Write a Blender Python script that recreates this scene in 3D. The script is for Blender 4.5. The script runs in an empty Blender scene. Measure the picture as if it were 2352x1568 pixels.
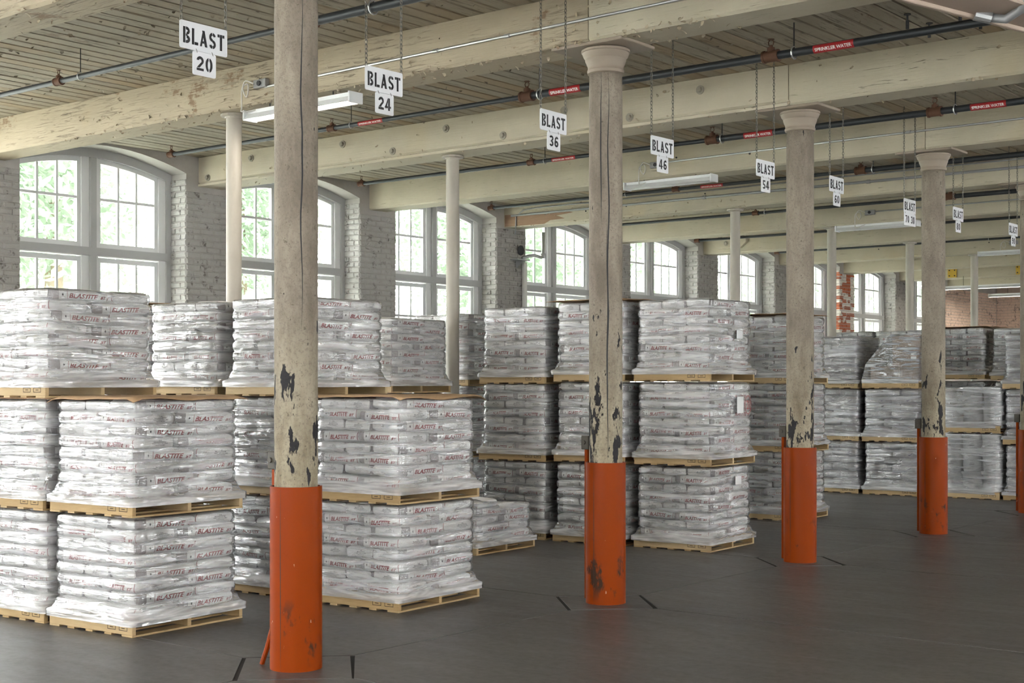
import bpy, bmesh, math, random
from mathutils import Vector, Matrix, noise

sc = bpy.context.scene
C = sc.collection
PI = math.pi
R = random.Random(11)

# ------------------------------------------------------------------ camera, world, exposure
cam_d = bpy.data.cameras.new('camera')
cam_d.sensor_width = 36.0
cam_d.lens = 36.0 * 3225.1 / 2352.0
cam_d.shift_y = (877.6 - 784.0) / 2352.0
cam_d.clip_end = 500
cam = bpy.data.objects.new('camera', cam_d)
cam.location = (0, 0, 2.0)
cam.rotation_euler = (PI / 2, 0, 0.681074)
C.objects.link(cam)
sc.camera = cam

world = bpy.data.worlds.new('overcast_sky')
sc.world = world
world.use_nodes = True
bgn = world.node_tree.nodes['Background']
bgn.inputs[0].default_value = (0.97, 1.0, 1.0, 1)
bgn.inputs[1].default_value = 12.0

sc.view_settings.view_transform = 'Standard'
sc.view_settings.look = 'None'
sc.view_settings.gamma = 1.0
sc.view_settings.use_curve_mapping = False
sc.view_settings.exposure = 0.2
sc.cycles.use_light_tree = False
sc.cycles.use_adaptive_sampling = True
sc.cycles.adaptive_min_samples = 12
sc.cycles.adaptive_threshold = 0.22
sc.cycles.max_bounces = 6
sc.cycles.diffuse_bounces = 4
sc.cycles.glossy_bounces = 3
sc.cycles.transparent_max_bounces = 10
sc.cycles.caustics_reflective = False
sc.cycles.caustics_refractive = False
sc.cycles.sample_clamp_indirect = 6.0

XL, XR, YB, YF = -17.6, 4.6, -7.0, 48.4       # room: window wall, opposite wall, back wall, end wall
ZB, ZC = 5.05, 5.5                            # underside of the beams, ceiling boards
PITCH = 3.76
OPEN0, OPENW, SILL = 10.85, 2.86, 1.2         # first window in view


def portal(loc, rot, sx, sy):
    l = bpy.data.lights.new('daylight_portal', 'AREA')
    l.shape = 'RECTANGLE'
    l.size, l.size_y = sx, sy
    l.cycles.is_portal = True
    o = bpy.data.objects.new('daylight_portal', l)
    o.location = loc
    o.rotation_euler = rot
    C.objects.link(o)


KL = range(-4, 9)
KR = range(-4, 9, 2)
for k in KL:
    portal((XL - .62, OPEN0 + OPENW / 2 + PITCH * k, (SILL + 5.47) / 2), (0, -PI / 2, 0), 4.3, OPENW)
for k in KR:
    portal((XR + .62, OPEN0 + OPENW / 2 + PITCH * k, (SILL + 5.47) / 2), (0, PI / 2, 0), 4.3, OPENW)
BACKX = [-15.5, -11.2, -6.9, -2.6, 1.7]
for x in BACKX:
    portal((x, YB - .62, (SILL + 5.47) / 2), (PI / 2, 0, PI), OPENW, 4.3)

# ------------------------------------------------------------------ node helpers
class NT:
    def __init__(s, name, **kw):
        s.m = bpy.data.materials.new(name)
        s.m.use_nodes = True
        s.t = s.m.node_tree
        s.b = s.t.nodes['Principled BSDF']
        for k, v in kw.items():
            s.set(k, v)

    def n(s, typ, **kw):
        nd = s.t.nodes.new('ShaderNode' + typ)
        for k, v in kw.items():
            setattr(nd, k, v)
        return nd

    def put(s, sock, v):
        if isinstance(v, bpy.types.NodeSocket):
            s.t.links.new(v, sock)
        elif isinstance(v, (tuple, list)) and len(v) == 3 and sock.type == 'RGBA':
            sock.default_value = (*v, 1)
        else:
            sock.default_value = v

    def set(s, k, v):
        nm = {'col': 'Base Color', 'rough': 'Roughness', 'metal': 'Metallic', 'spec': 'Specular IOR Level', 'nor': 'Normal',
              'em': 'Emission Color', 'es': 'Emission Strength', 'coat': 'Coat Weight', 'alpha': 'Alpha'}[k]
        s.put(s.b.inputs[nm], v)

    def co(s, scale=(1, 1, 1), rnd=False, world=False):
        if world:
            src = s.n('NewGeometry').outputs['Position']
        else:
            src = s.n('TexCoord').outputs['Object']
        if rnd:
            oi = s.n('ObjectInfo')
            a = s.n('VectorMath', operation='MULTIPLY')
            cmb = s.n('CombineXYZ')
            for i in range(3):
                s.put(cmb.inputs[i], oi.outputs['Random'])
            s.put(a.inputs[0], cmb.outputs[0])
            a.inputs[1].default_value = (91.3, 57.7, 23.1)
            b = s.n('VectorMath', operation='ADD')
            s.put(b.inputs[0], src)
            s.put(b.inputs[1], a.outputs[0])
            src = b.outputs[0]
        mp = s.n('VectorMath', operation='MULTIPLY')
        s.put(mp.inputs[0], src)
        mp.inputs[1].default_value = scale
        return mp.outputs[0]

    def rnd(s):
        return s.n('ObjectInfo').outputs['Random']

    def noise(s, v, scale=5, detail=4, rough=.55, dist=0):
        nd = s.n('TexNoise')
        s.put(nd.inputs['Vector'], v)
        nd.inputs['Scale'].default_value = scale
        nd.inputs['Detail'].default_value = detail
        nd.inputs['Roughness'].default_value = rough
        nd.inputs['Distortion'].default_value = dist
        return nd.outputs['Fac']

    def voro(s, v, scale, feature='DISTANCE_TO_EDGE'):
        nd = s.n('TexVoronoi', feature=feature)
        s.put(nd.inputs['Vector'], v)
        nd.inputs['Scale'].default_value = scale
        return nd.outputs['Distance']

    def step(s, f, a, b, to=(0, 1)):
        nd = s.n('MapRange')
        s.put(nd.inputs[0], f)
        for i, q in enumerate((a, b, to[0], to[1])):
            nd.inputs[i + 1].default_value = q
        return nd.outputs[0]

    def math(s, op, a, b=0.0):
        nd = s.n('Math', operation=op)
        s.put(nd.inputs[0], a)
        s.put(nd.inputs[1], b)
        return nd.outputs[0]

    def mix(s, f, a, b):
        nd = s.n('Mix', data_type='RGBA')
        s.put(nd.inputs[0], f)
        s.put(nd.inputs[6], a)
        s.put(nd.inputs[7], b)
        return nd.outputs[2]

    def sep(s, v, i):
        nd = s.n('SeparateXYZ')
        s.put(nd.inputs[0], v)
        return nd.outputs[i]

    def bump(s, h, strength=.4, dist=.01):
        nd = s.n('Bump')
        nd.inputs['Strength'].default_value = strength
        nd.inputs['Distance'].default_value = dist
        s.put(nd.inputs['Height'], h)
        s.set('nor', nd.outputs[0])


M = {}


def plain(name, col, rough=.6, metal=0, **kw):
    M[name] = NT(name, col=col, rough=rough, metal=metal, **kw).m


def painted_timber(name, base, dark, peel, grain=(1, 14, 14), crack=(.36, .41), peelat=(.66, .70), rnd=True, warm=(.50, .36, .16)):
    t = NT(name, rough=.75)
    v = t.co((1, 1, 1), rnd)
    g = t.co(grain, rnd)
    fine = t.noise(g, 3.0, 7, .7, .6)
    patch = t.noise(v, 1.1, 5, .6)
    cr = t.math('MULTIPLY', t.step(fine, crack[1], crack[0]), t.step(patch, .42, .62))
    col = t.mix(t.noise(v, 2.2, 4), tuple(c * .84 for c in base), tuple(min(1, c * 1.1) for c in base))
    col = t.mix(t.math('MULTIPLY', t.step(t.noise(v, .7, 3), .55, .75), .35), col, warm)
    col = t.mix(t.step(t.math('ADD', t.math('MULTIPLY', fine, .3), t.math('MULTIPLY', t.noise(v, 1.7, 6, .65), .7)), peelat[0], peelat[1]), col, peel)
    col = t.mix(t.math('MULTIPLY', cr, .85), col, dark)
    if name == 'plank_paint':
        col = t.mix(t.math('MULTIPLY', t.step(t.rnd(), .72, .95), .4), col, (.34, .21, .085))
        col = t.mix(t.math('MULTIPLY', t.step(t.rnd(), .3, .0), .4), col, (.30, .27, .22))
    t.set('col', col)
    t.bump(t.math('ADD', t.math('MULTIPLY', fine, .7), t.math('MULTIPLY', cr, -1.2)), .55, .012)
    M[name] = t.m


painted_timber('beam_paint', (0.492, 0.442, 0.328), (0.0781, 0.0586, 0.0391), (0.281, 0.203, 0.133), crack=(.33, .38), peelat=(.63, .66))
painted_timber('beam_worn', (0.426, 0.358, 0.252), (0.0661, 0.0492, 0.0302), (0.22, 0.147, 0.0871), crack=(.38, .45), peelat=(.585, .62))
painted_timber('beam_smooth', (0.524, 0.469, 0.355), (0.0939, 0.0781, 0.0547), (0.312, 0.258, 0.188), crack=(.28, .31), peelat=(.69, .71))
painted_timber('plank_paint', (0.318, 0.274, 0.202), (0.0445, 0.0339, 0.0214), (0.191, 0.136, 0.086), grain=(12, .8, 12), crack=(.39, .45), peelat=(.60, .64), warm=(0.267, 0.16, 0.0612))

t = NT('column_paint', rough=.8)
v = t.co((1, 1, 1), True)
vs = t.co((1, 1, .35), True)
pit = t.noise(v, 42, 4, .7)
streak = t.noise(vs, 4.5, 5, .65)
z = t.sep(t.co(), 2)
low = t.step(z, 2.9, 1.7)
chip = t.step(t.math('ADD', t.noise(vs, 9, 4, .62), t.math('MULTIPLY', low, .14)), .69, .702)
speck = t.step(t.noise(v, 21, 3, .65), .64, .70)
up = t.mix(t.step(streak, .36, .66), (0.203, 0.166, 0.127), (0.356, 0.302, 0.235))
lo = t.mix(t.step(streak, .34, .56), (0.238, 0.19, 0.118), (0.462, 0.399, 0.282))
col = t.mix(t.step(z, 2.6, 1.3), up, lo)
col = t.mix(t.step(pit, .50, .36, (0, .5)), col, (.16, .135, .11))
col = t.mix(t.math('MULTIPLY', speck, .75), col, (.12, .095, .07))
col = t.mix(chip, col, (.022, .02, .022))
t.set('col', col)
t.bump(t.math('ADD', pit, t.math('MULTIPLY', chip, -1.5)), .9, .016)
M['column_paint'] = t.m

t = NT('pipe_column_paint', rough=.5)
v = t.co((1, 1, .4), True)
t.set('col', t.mix(t.noise(v, 6, 5), (0.328, 0.295, 0.246), (0.476, 0.435, 0.361)))
t.bump(t.noise(v, 40, 3), .15, .004)
M['pipe_column_paint'] = t.m

plain('capital_paint', (0.297, 0.24, 0.184), .6)

t = NT('guard_orange', rough=.42, spec=.12)
v = t.co((1, 1, .5), True)
z = t.sep(t.co(), 2)
band = t.math('MULTIPLY', t.step(z, .02, .16), t.step(z, .52, .36))
sc1 = t.math('MULTIPLY', t.step(t.math('ADD', t.noise(v, 7, 4, .6), t.math('MULTIPLY', t.noise(v, 40, 4, .7), .16)), .66, .73), band)
col = t.mix(t.noise(v, 3, 4), (0.237, 0.0308, 0.0008), (0.294, 0.0448, 0.0016))
col = t.mix(t.math('MULTIPLY', sc1, .9), col, (.03, .025, .018))
col = t.mix(t.math('MULTIPLY', t.step(t.noise(v, 30, 2), .74, .77), .8), col, (.62, .45, .33))
t.set('col', col)
t.set('rough', t.step(sc1, 0, 1, (.36, .7)))
t.bump(t.noise(v, 60, 3), .12, .004)
M['guard_orange'] = t.m


def brick_paint(name, col_a, col_b, mortar_dark, red=None, redat=(.5, .56)):
    t = NT(name, rough=.7)
    v = t.co((1, 1, 1), True)
    w = t.co((1, 1, 1), world=True)
    col = t.mix(t.noise(v, 9, 5, .65), col_a, col_b)
    col = t.mix(t.math('MULTIPLY', t.step(t.noise(w, 6.5, 6, .7), .57, .65), .8), col, mortar_dark)
    if red:
        sn = t.n('VectorMath', operation='SNAP')
        t.put(sn.inputs[0], w)
        sn.inputs[1].default_value = (.25, .26, .094)
        wn = t.n('TexWhiteNoise')
        t.put(wn.inputs['Vector'], sn.outputs[0])
        cell = wn.outputs['Value']
        rm = t.step(t.math('ADD', t.math('MULTIPLY', t.noise(w, 2.4, 5, .6), .6), t.math('MULTIPLY', cell, .4)), *redat)
        col = t.mix(rm, col, t.mix(cell, tuple(c * .35 for c in red), red))
    t.set('col', col)
    t.bump(t.math('ADD', t.noise(v, 16, 5, .7), t.noise(w, 5, 3)), .9, .02)
    M[name] = t.m


brick_paint('brick_white', (0.329, 0.315, 0.288), (0.433, 0.419, 0.389), (0.0748, 0.0636, 0.0524))
brick_paint('brick_dirty', (0.216, 0.198, 0.177), (0.389, 0.371, 0.343), (0.0397, 0.0339, 0.0289))
brick_paint('brick_red', (.55, .50, .45), (.72, .68, .62), (.09, .05, .035), (.46, .115, .04), (.43, .49))
brick_paint('plaster_pink', (.66, .48, .37), (.78, .60, .48), (.08, .055, .045))
t = NT('wall_paint', rough=.75)
w = t.co((1, 1, 1), world=True)
t.set('col', t.mix(t.noise(w, 2.5, 6, .65), (0.306, 0.285, 0.255), (0.476, 0.451, 0.416)))
t.bump(t.noise(w, 9, 5, .7), .6, .02)
M['wall_paint'] = t.m
plain('mortar', (.33, .30, .26), .9)
plain('far_wall_paint', (.50, .40, .33), .85)

t = NT('concrete', rough=.45, spec=.5)
w = t.co((1, 1, 1), world=True)
big = t.noise(w, .7, 5, .6)
fine = t.noise(w, 14, 5, .7)
swirl = t.noise(t.co((.35, 1.3, 1), world=True), 3.2, 5, .6, 1.2)
col = t.mix(t.step(big, .3, .7), (0.0563, 0.0517, 0.0486), (0.0994, 0.0907, 0.0824))
col = t.mix(t.step(swirl, .35, .75), col, (0.114, 0.103, 0.0944))
col = t.mix(t.math('MULTIPLY', t.step(fine, .5, .8), .5), col, (.07, .066, .062))
t.set('col', col)
t.set('rough', t.step(t.math('ADD', t.math('MULTIPLY', swirl, .6), t.math('MULTIPLY', fine, .4)), .3, .7, (.32, .52)))
t.bump(t.noise(w, 60, 3), .06, .004)
M['concrete'] = t.m
plain('joint', (.018, .017, .016), .95)

t = NT('pallet_wood', rough=.7)
v = t.co((3, 3, 3), True)
g = t.co((3, 22, 40), True)
gr = t.noise(g, 2, 6, .65, .8)
col = t.mix(gr, (.33, .205, .078), (.55, .39, .19))
col = t.mix(t.math('MULTIPLY', t.rnd(), .45), col, (.62, .49, .30))
t.set('col', col)
t.bump(gr, .25, .006)
M['pallet_wood'] = t.m
plain('pallet_stamp', (0.07, 0.045, 0.03), .9)

t = NT('cardboard', rough=.8)
v = t.co((1, 1, 1), True)
t.set('col', t.mix(t.noise(v, 4, 5), (.36, .225, .115), (.48, .315, .175)))
t.bump(t.noise(t.co((2, 30, 1), True), 3, 3), .2, .004)
M['cardboard'] = t.m
plain('carton', (.30, .20, .155), .75)

t = NT('bag_white', rough=.5, spec=.35)
v = t.co((1, 1, 1), True)
t.set('col', t.mix(t.noise(v, 3.5, 4), (.85, .83, .81), (.93, .915, .90)))
t.bump(t.math('ADD', t.noise(v, 9, 4, .6), t.math('MULTIPLY', t.noise(t.co((1, 1, 5), True), 5, 3), .6)), .5, .012)
M['bag_white'] = t.m
plain('bag_red', (.27, .012, .02), .6)
plain('bag_ink', (.05, .045, .05), .7)
plain('bag_grey', (.36, .33, .33), .6)
t = NT('bag_plain', rough=.5, spec=.35)
v = t.co((1, 1, 1), True)
t.set('col', t.mix(t.noise(v, 3.5, 4), (.52, .49, .50), (.84, .81, .82)))
t.bump(t.noise(v, 8, 4, .6), .5, .015)
M['bag_plain'] = t.m
plain('paper_label', (.80, .80, .80), .6)
plain('pen_violet', (.14, .07, .28), .6)


def film(name, milk_glare, gloss, white, rough, tint=.99):
    """clear stretch film: see-through, glossy, a little milky where it is wound thick, glare put in as white streaks"""
    m = bpy.data.materials.new(name)
    m.use_nodes = True
    t = NT.__new__(NT)
    t.m, t.t = m, m.node_tree
    t.b = t.t.nodes['Principled BSDF']
    t.t.nodes.remove(t.b)
    st = t.noise(t.co((.55, .55, 8), True), 2.2, 3, .55, .5)
    fold = t.noise(t.co((1, 1, 3.2), True), 2.6, 2, .5, .8)
    glare_veil = t.noise(t.co((.7, .7, 8), True), 2.3, 3, .6, .6)  # film haze plus window glare, painted as white diffuse streaks
    bp = t.n('Bump')
    bp.inputs['Strength'].default_value = .9
    bp.inputs['Distance'].default_value = .03
    t.put(bp.inputs['Height'], t.math('ADD', t.math('MULTIPLY', st, 1.0), fold))
    tr = t.n('BsdfTransparent')
    tr.inputs[0].default_value = (tint, tint, tint, 1)
    df = t.n('BsdfDiffuse')
    df.inputs[0].default_value = (*white, 1)
    gl = t.n('BsdfGlossy')
    gl.inputs['Roughness'].default_value = rough
    t.put(gl.inputs['Normal'], bp.outputs[0])
    fr = t.n('Fresnel')
    fr.inputs[0].default_value = 1.5
    m1, m2 = t.n('MixShader'), t.n('MixShader')
    wound = t.step(t.sep(t.co(), 2), .23, .14, (0, .22))
    t.put(m1.inputs[0], t.math('ADD', t.step(glare_veil, .45, .66, (milk_glare * .20, milk_glare * .95)), wound))
    t.put(m1.inputs[1], tr.outputs[0])
    t.put(m1.inputs[2], df.outputs[0])
    t.put(m2.inputs[0], t.math('MINIMUM', t.math('ADD', t.math('MULTIPLY', fr.outputs[0], gloss), gloss * .03), .9))
    t.put(m2.inputs[1], m1.outputs[0])
    t.put(m2.inputs[2], gl.outputs[0])
    t.put(t.t.nodes['Material Output'].inputs[0], m2.outputs[0])
    M[name] = m


film('film_clear', .48, 1.5, (.95, .95, .96), .12)
film('film_thick', .55, 2.4, (.90, .90, .93), .10, .96)

plain('sign_white', (0.651, 0.651, 0.669), .5)
plain('stencil_black', (.012, .011, .012), .7)
plain('chain_steel', (.16, .15, .13), .45, .7)
plain('pipe_dark', (.045, .05, .055), .4, .3)
plain('galvanised', (.52, .53, .53), .35, .8)
plain('rust', (.12, .055, .03), .8)
plain('label_red', (.45, .03, .035), .5)
plain('white_ink', (.85, .85, .85), .5)
plain('fixture_white', (.74, .75, .75), .4)
plain('tube_off', (.80, .80, .78), .35)
plain('tube_lit', (.9, .9, .9), .4, em=(1, .95, .86), es=9.0)
plain('box_grey', (.30, .30, .30), .5, .4)
plain('cable_white', (.62, .60, .56), .5)
plain('black_iron', (.018, .018, .02), .6)
plain('bracket_iron', (.085, .075, .06), .65)
plain('bolt_iron', (.34, .31, .25), .55, .3)
plain('yellow_paint', (.62, .40, .05), .6)
plain('window_paint', (0.398, 0.396, 0.385), .6)
plain('window_sash_paint', (.62, .62, .61), .55)
# (0.578, 0.578, 0.569), .55)
plain('pail_white', (.74, .74, .745), .35)
plain('box_beam_paint', (.42, .33, .26), .7)
plain('stone_white', (.8, .8, .78), .7)
plain('outside_ground', (.66, .68, .60), .9)
plain('bark', (.22, .17, .12), .9)
t = NT('leaf_green', rough=.6)
t.set('col', t.mix(t.noise(t.co((1, 1, 1), world=True), .6, 3), (.30, .365, .28), (.42, .475, .40)))
tl = t.n('BsdfTranslucent')
tl.inputs[0].default_value = (.34, .42, .31, 1)
mx = t.n('MixShader')
mx.inputs[0].default_value = .5
t.put(mx.inputs[1], t.b.outputs[0])
t.put(mx.inputs[2], tl.outputs[0])
t.put(t.t.nodes['Material Output'].inputs[0], mx.outputs[0])
M['leaf_green'] = t.m
t = NT('window_glass')
tr = t.n('BsdfTransparent')
tr.inputs[0].default_value = (.97, .985, .975, 1)
gl = t.n('BsdfGlossy')
gl.inputs['Roughness'].default_value = .05
mx = t.n('MixShader')
mx.inputs[0].default_value = .05
t.put(mx.inputs[1], tr.outputs[0])
t.put(mx.inputs[2], gl.outputs[0])
t.put(t.t.nodes['Material Output'].inputs[0], mx.outputs[0])
M['window_glass'] = t.m

# ------------------------------------------------------------------ mesh helpers
class MB:
    def __init__(s):
        s.v, s.f, s.mi = [], [], []

    def add(s, vs, fs, mi=0):
        o = len(s.v)
        s.v += [tuple(p) for p in vs]
        s.f += [tuple(i + o for i in f) for f in fs]
        s.mi += [mi] * len(fs)
        return s

    def box(s, x0, x1, y0, y1, z0, z1, mi=0):
        vs = [(x, y, z) for z in (z0, z1) for y in (y0, y1) for x in (x0, x1)]
        return s.add(vs, [(0, 2, 3, 1), (4, 5, 7, 6), (0, 1, 5, 4), (2, 6, 7, 3), (0, 4, 6, 2), (1, 3, 7, 5)], mi)

    def cbox(s, x0, x1, y0, y1, z0, z1, c, mi=0):
        """box with all twelve edges chamfered by c"""
        bm = bmesh.new()
        bmesh.ops.create_cube(bm, size=1)
        for w in bm.verts:
            w.co = Vector(((x0 + x1) / 2 + w.co.x * (x1 - x0), (y0 + y1) / 2 + w.co.y * (y1 - y0), (z0 + z1) / 2 + w.co.z * (z1 - z0)))
        bmesh.ops.bevel(bm, geom=bm.edges[:], offset=c, segments=1, affect='EDGES', profile=.5)
        bm.verts.index_update()
        s.add([w.co[:] for w in bm.verts], [[w.index for w in f.verts] for f in bm.faces], mi)
        bm.free()
        return s

    def cyl(s, p0, p1, r0, r1=None, n=12, cap=True, mi=0):
        r1 = r0 if r1 is None else r1
        p0, p1 = Vector(p0), Vector(p1)
        d = (p1 - p0).normalized()
        a = d.orthogonal().normalized()
        b = d.cross(a)
        vs = []
        for p, r in ((p0, r0), (p1, r1)):
            for i in range(n):
                q = 2 * PI * i / n
                vs.append(p + a * r * math.cos(q) + b * r * math.sin(q))
        fs = [(i, (i + 1) % n, n + (i + 1) % n, n + i) for i in range(n)]
        if cap:
            fs += [tuple(range(n))[::-1], tuple(range(n, 2 * n))]
        return s.add(vs, fs, mi)

    def tube(s, pts, r, n=8, mi=0):
        pts = [Vector(p) for p in pts]
        vs, fs = [], []
        ref = None
        for i, p in enumerate(pts):
            d = (pts[min(i + 1, len(pts) - 1)] - pts[max(i - 1, 0)]).normalized()
            if ref is None:
                ref = d.orthogonal().normalized()
            ref = (ref - d * ref.dot(d)).normalized()
            b = d.cross(ref)
            for k in range(n):
                q = 2 * PI * k / n
                vs.append(p + ref * r * math.cos(q) + b * r * math.sin(q))
        for i in range(len(pts) - 1):
            for k in range(n):
                fs.append((i * n + k, i * n + (k + 1) % n, (i + 1) * n + (k + 1) % n, (i + 1) * n + k))
        fs += [tuple(range(n))[::-1], tuple(range((len(pts) - 1) * n, len(pts) * n))]
        return s.add(vs, fs, mi)

    def lathe(s, prof, n=24, c=(0, 0), caps=True, mi=0):
        vs, fs = [], []
        for r, z in prof:
            for i in range(n):
                q = 2 * PI * i / n
                vs.append((c[0] + r * math.cos(q), c[1] + r * math.sin(q), z))
        for j in range(len(prof) - 1):
            for i in range(n):
                fs.append((j * n + i, j * n + (i + 1) % n, (j + 1) * n + (i + 1) % n, (j + 1) * n + i))
        if caps:
            fs += [tuple(range(n))[::-1], tuple(range((len(prof) - 1) * n, len(prof) * n))]
        return s.add(vs, fs, mi)

    def prism(s, poly, a, b, axis=2, mi=0):
        """polygon (p, q) extruded along axis from a to b"""
        def P(p, q, w):
            return {0: (w, p, q), 1: (p, w, q), 2: (p, q, w)}[axis]
        n = len(poly)
        vs = [P(p, q, a) for p, q in poly] + [P(p, q, b) for p, q in poly]
        fs = [tuple(range(n))[::-1], tuple(range(n, 2 * n))] + [(i, (i + 1) % n, n + (i + 1) % n, n + i) for i in range(n)]
        return s.add(vs, fs, mi)

    def mesh(s, name, mats, smooth=None):
        me = bpy.data.meshes.new(name)
        me.from_pydata(s.v, [], s.f)
        for m in (mats if isinstance(mats, (list, tuple)) else [mats]):
            me.materials.append(M[m])
        me.polygons.foreach_set('material_index', s.mi)
        bm = bmesh.new()
        bm.from_mesh(me)
        bmesh.ops.recalc_face_normals(bm, faces=bm.faces)
        bm.to_mesh(me)
        bm.free()
        if smooth:
            if smooth is True:
                me.polygons.foreach_set('use_smooth', [True] * len(me.polygons))
            else:
                me.shade_smooth()
                me.set_sharp_from_angle(angle=math.radians(smooth))
        return me

    def build(s, name, mats, parent=None, smooth=None, loc=None):
        return obj(name, s.mesh(name, mats, smooth), parent, loc)


def obj(name, me, parent=None, loc=None, rot=None, scale=None):
    o = bpy.data.objects.new(name, me)
    C.objects.link(o)
    if parent:
        o.parent = parent
    if loc is not None:
        o.location = loc
    if rot is not None:
        o.rotation_euler = rot
    if scale is not None:
        o.scale = scale
    return o


def tag(o, label=None, cat=None, group=None, kind=None):
    for k, w in (('label', label), ('category', cat), ('group', group), ('kind', kind)):
        if w:
            o[k] = w
    return o


def thing(name, label, cat, loc=(0, 0, 0), rz=0, group=None):
    o = bpy.data.objects.new(name, None)
    o.empty_display_size = .1
    C.objects.link(o)
    o.location = loc
    o.rotation_euler = (0, 0, rz)
    return tag(o, label, cat, group)


def copy_tree(o, parent=None):
    c = o.copy()
    C.objects.link(c)
    c.parent = parent
    for ch in o.children:
        copy_tree(ch, c)
    return c


def drop_tree(o):
    for ch in list(o.children):
        drop_tree(ch)
    bpy.data.objects.remove(o)


def text_mesh(body, size=1.0, shear=0.0, bold=0.0, spacing=1.0, res=2):
    cu = bpy.data.curves.new('lettering', 'FONT')
    cu.body = body
    cu.size = size
    cu.shear = shear
    cu.offset = bold
    cu.space_character = spacing
    cu.resolution_u = res
    cu.align_x = 'LEFT'
    o = bpy.data.objects.new('lettering', cu)
    C.objects.link(o)
    me = bpy.data.meshes.new_from_object(o)
    vs = [w.co.copy() for w in me.vertices]
    fs = [tuple(p.vertices) for p in me.polygons]
    bpy.data.objects.remove(o)
    bpy.data.curves.remove(cu)
    bpy.data.meshes.remove(me)
    return vs, fs


def text_boxed(body, x0, x1, z0, z1, **kw):
    """lettering scaled into a rectangle, as (points in the plane, faces)"""
    vs, fs = text_mesh(body, **kw)
    ax, bx = min(p.x for p in vs), max(p.x for p in vs)
    ay, by = min(p.y for p in vs), max(p.y for p in vs)
    return [((p.x - ax) / (bx - ax) * (x1 - x0) + x0, (p.y - ay) / (by - ay) * (z1 - z0) + z0) for p in vs], fs


def slice_flat(vs, fs, xs=(), zs=()):
    """cut a flat figure along lines so that it can follow a curved surface"""
    bm = bmesh.new()
    bv = [bm.verts.new((p[0], 0, p[1])) for p in vs]
    for f in fs:
        try:
            bm.faces.new([bv[i] for i in f])
        except ValueError:
            pass
    for q in xs:
        bmesh.ops.bisect_plane(bm, geom=bm.verts[:] + bm.edges[:] + bm.faces[:], plane_co=(q, 0, 0), plane_no=(1, 0, 0))
    for q in zs:
        bmesh.ops.bisect_plane(bm, geom=bm.verts[:] + bm.edges[:] + bm.faces[:], plane_co=(0, 0, q), plane_no=(0, 0, 1))
    bm.verts.index_update()
    r = [(w.co.x, w.co.z) for w in bm.verts], [[w.index for w in f.verts] for f in bm.faces]
    bm.free()
    return r


def colY(k):
    return 6.7 + PITCH * k


CX1, CX2 = -7.38, -12.53

# ------------------------------------------------------------------ floor: slabs, column pads, joints
fl = MB().box(XL - .6, XR + .6, YB - .6, YF + .6, -.3, -.007).build('floor', 'joint')
tag(fl, kind='structure')
D, G = .53, .009
xs = [XL, CX2, CX1, -2.2, XR]
ys = [YB, 2.94] + [colY(k) for k in range(0, 11)] + [YF]
pads = {(CX1, colY(k)) for k in range(0, 8)}
for i in range(len(xs) - 1):
    for j in range(len(ys) - 1):
        x0, x1, y0, y1 = xs[i] + G, xs[i + 1] - G, ys[j] + G, ys[j + 1] - G
        poly = []
        d = D + .028
        for (cx, cy, px, py, a, b) in ((x0, y0, xs[i], ys[j], (0, d), (d, 0)), (x1, y0, xs[i + 1], ys[j], (-d, 0), (0, d)),
                                       (x1, y1, xs[i + 1], ys[j + 1], (0, -d), (-d, 0)), (x0, y1, xs[i], ys[j + 1], (d, 0), (0, -d))):
            if (px, py) in pads:
                for q in (a, b):
                    poly.append((cx + q[0], cy + q[1]))
            else:
                poly.append((cx, cy))
        MB().prism(poly, -.05, 0).build('floor_slab', 'concrete', fl)
for (px, py) in sorted(pads):
    j = [R.uniform(-.03, .03) for _ in range(4)]
    MB().prism([(px - D + j[0], py), (px + j[1], py - D), (px + D + j[2], py), (px + j[3], py + D)], -.05, 0).build('column_pad', 'concrete', fl)

# ------------------------------------------------------------------ ceiling boards
ce = MB().box(XL - .6, XR + .6, YB - .6, YF + .6, ZC + .03, ZC + .3).build('ceiling', 'mortar')
tag(ce, kind='structure')
PW = .2
npl = int((XR - XL) / PW) + 1
plank_me = {}
for seg, (a, b) in enumerate(((YB, 10.42), (10.42, 21.7), (21.7, YF))):
    for q in range(3):
        w = PW - .014
        mb = MB()
        c = .012
        mb.prism([(-w / 2, .03), (-w / 2, c), (-w / 2 + c, 0), (w / 2 - c, 0), (w / 2, c), (w / 2, .03)], -(b - a) / 2 + .002, (b - a) / 2 - .002, axis=1)
        plank_me[seg, q] = mb.mesh('plank', 'plank_paint')
    for i in range(npl):
        obj('ceiling_plank', plank_me[seg, i % 3], ce, (XL + PW * (i + .5), (a + b) / 2, ZC + R.choice((0, 0, 0, .003, .006))))

# ------------------------------------------------------------------ walls with arched window openings
def zarch(u, crown=5.47, rise=.24):
    return crown - rise * (2 * u / OPENW - 1) ** 2


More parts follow.
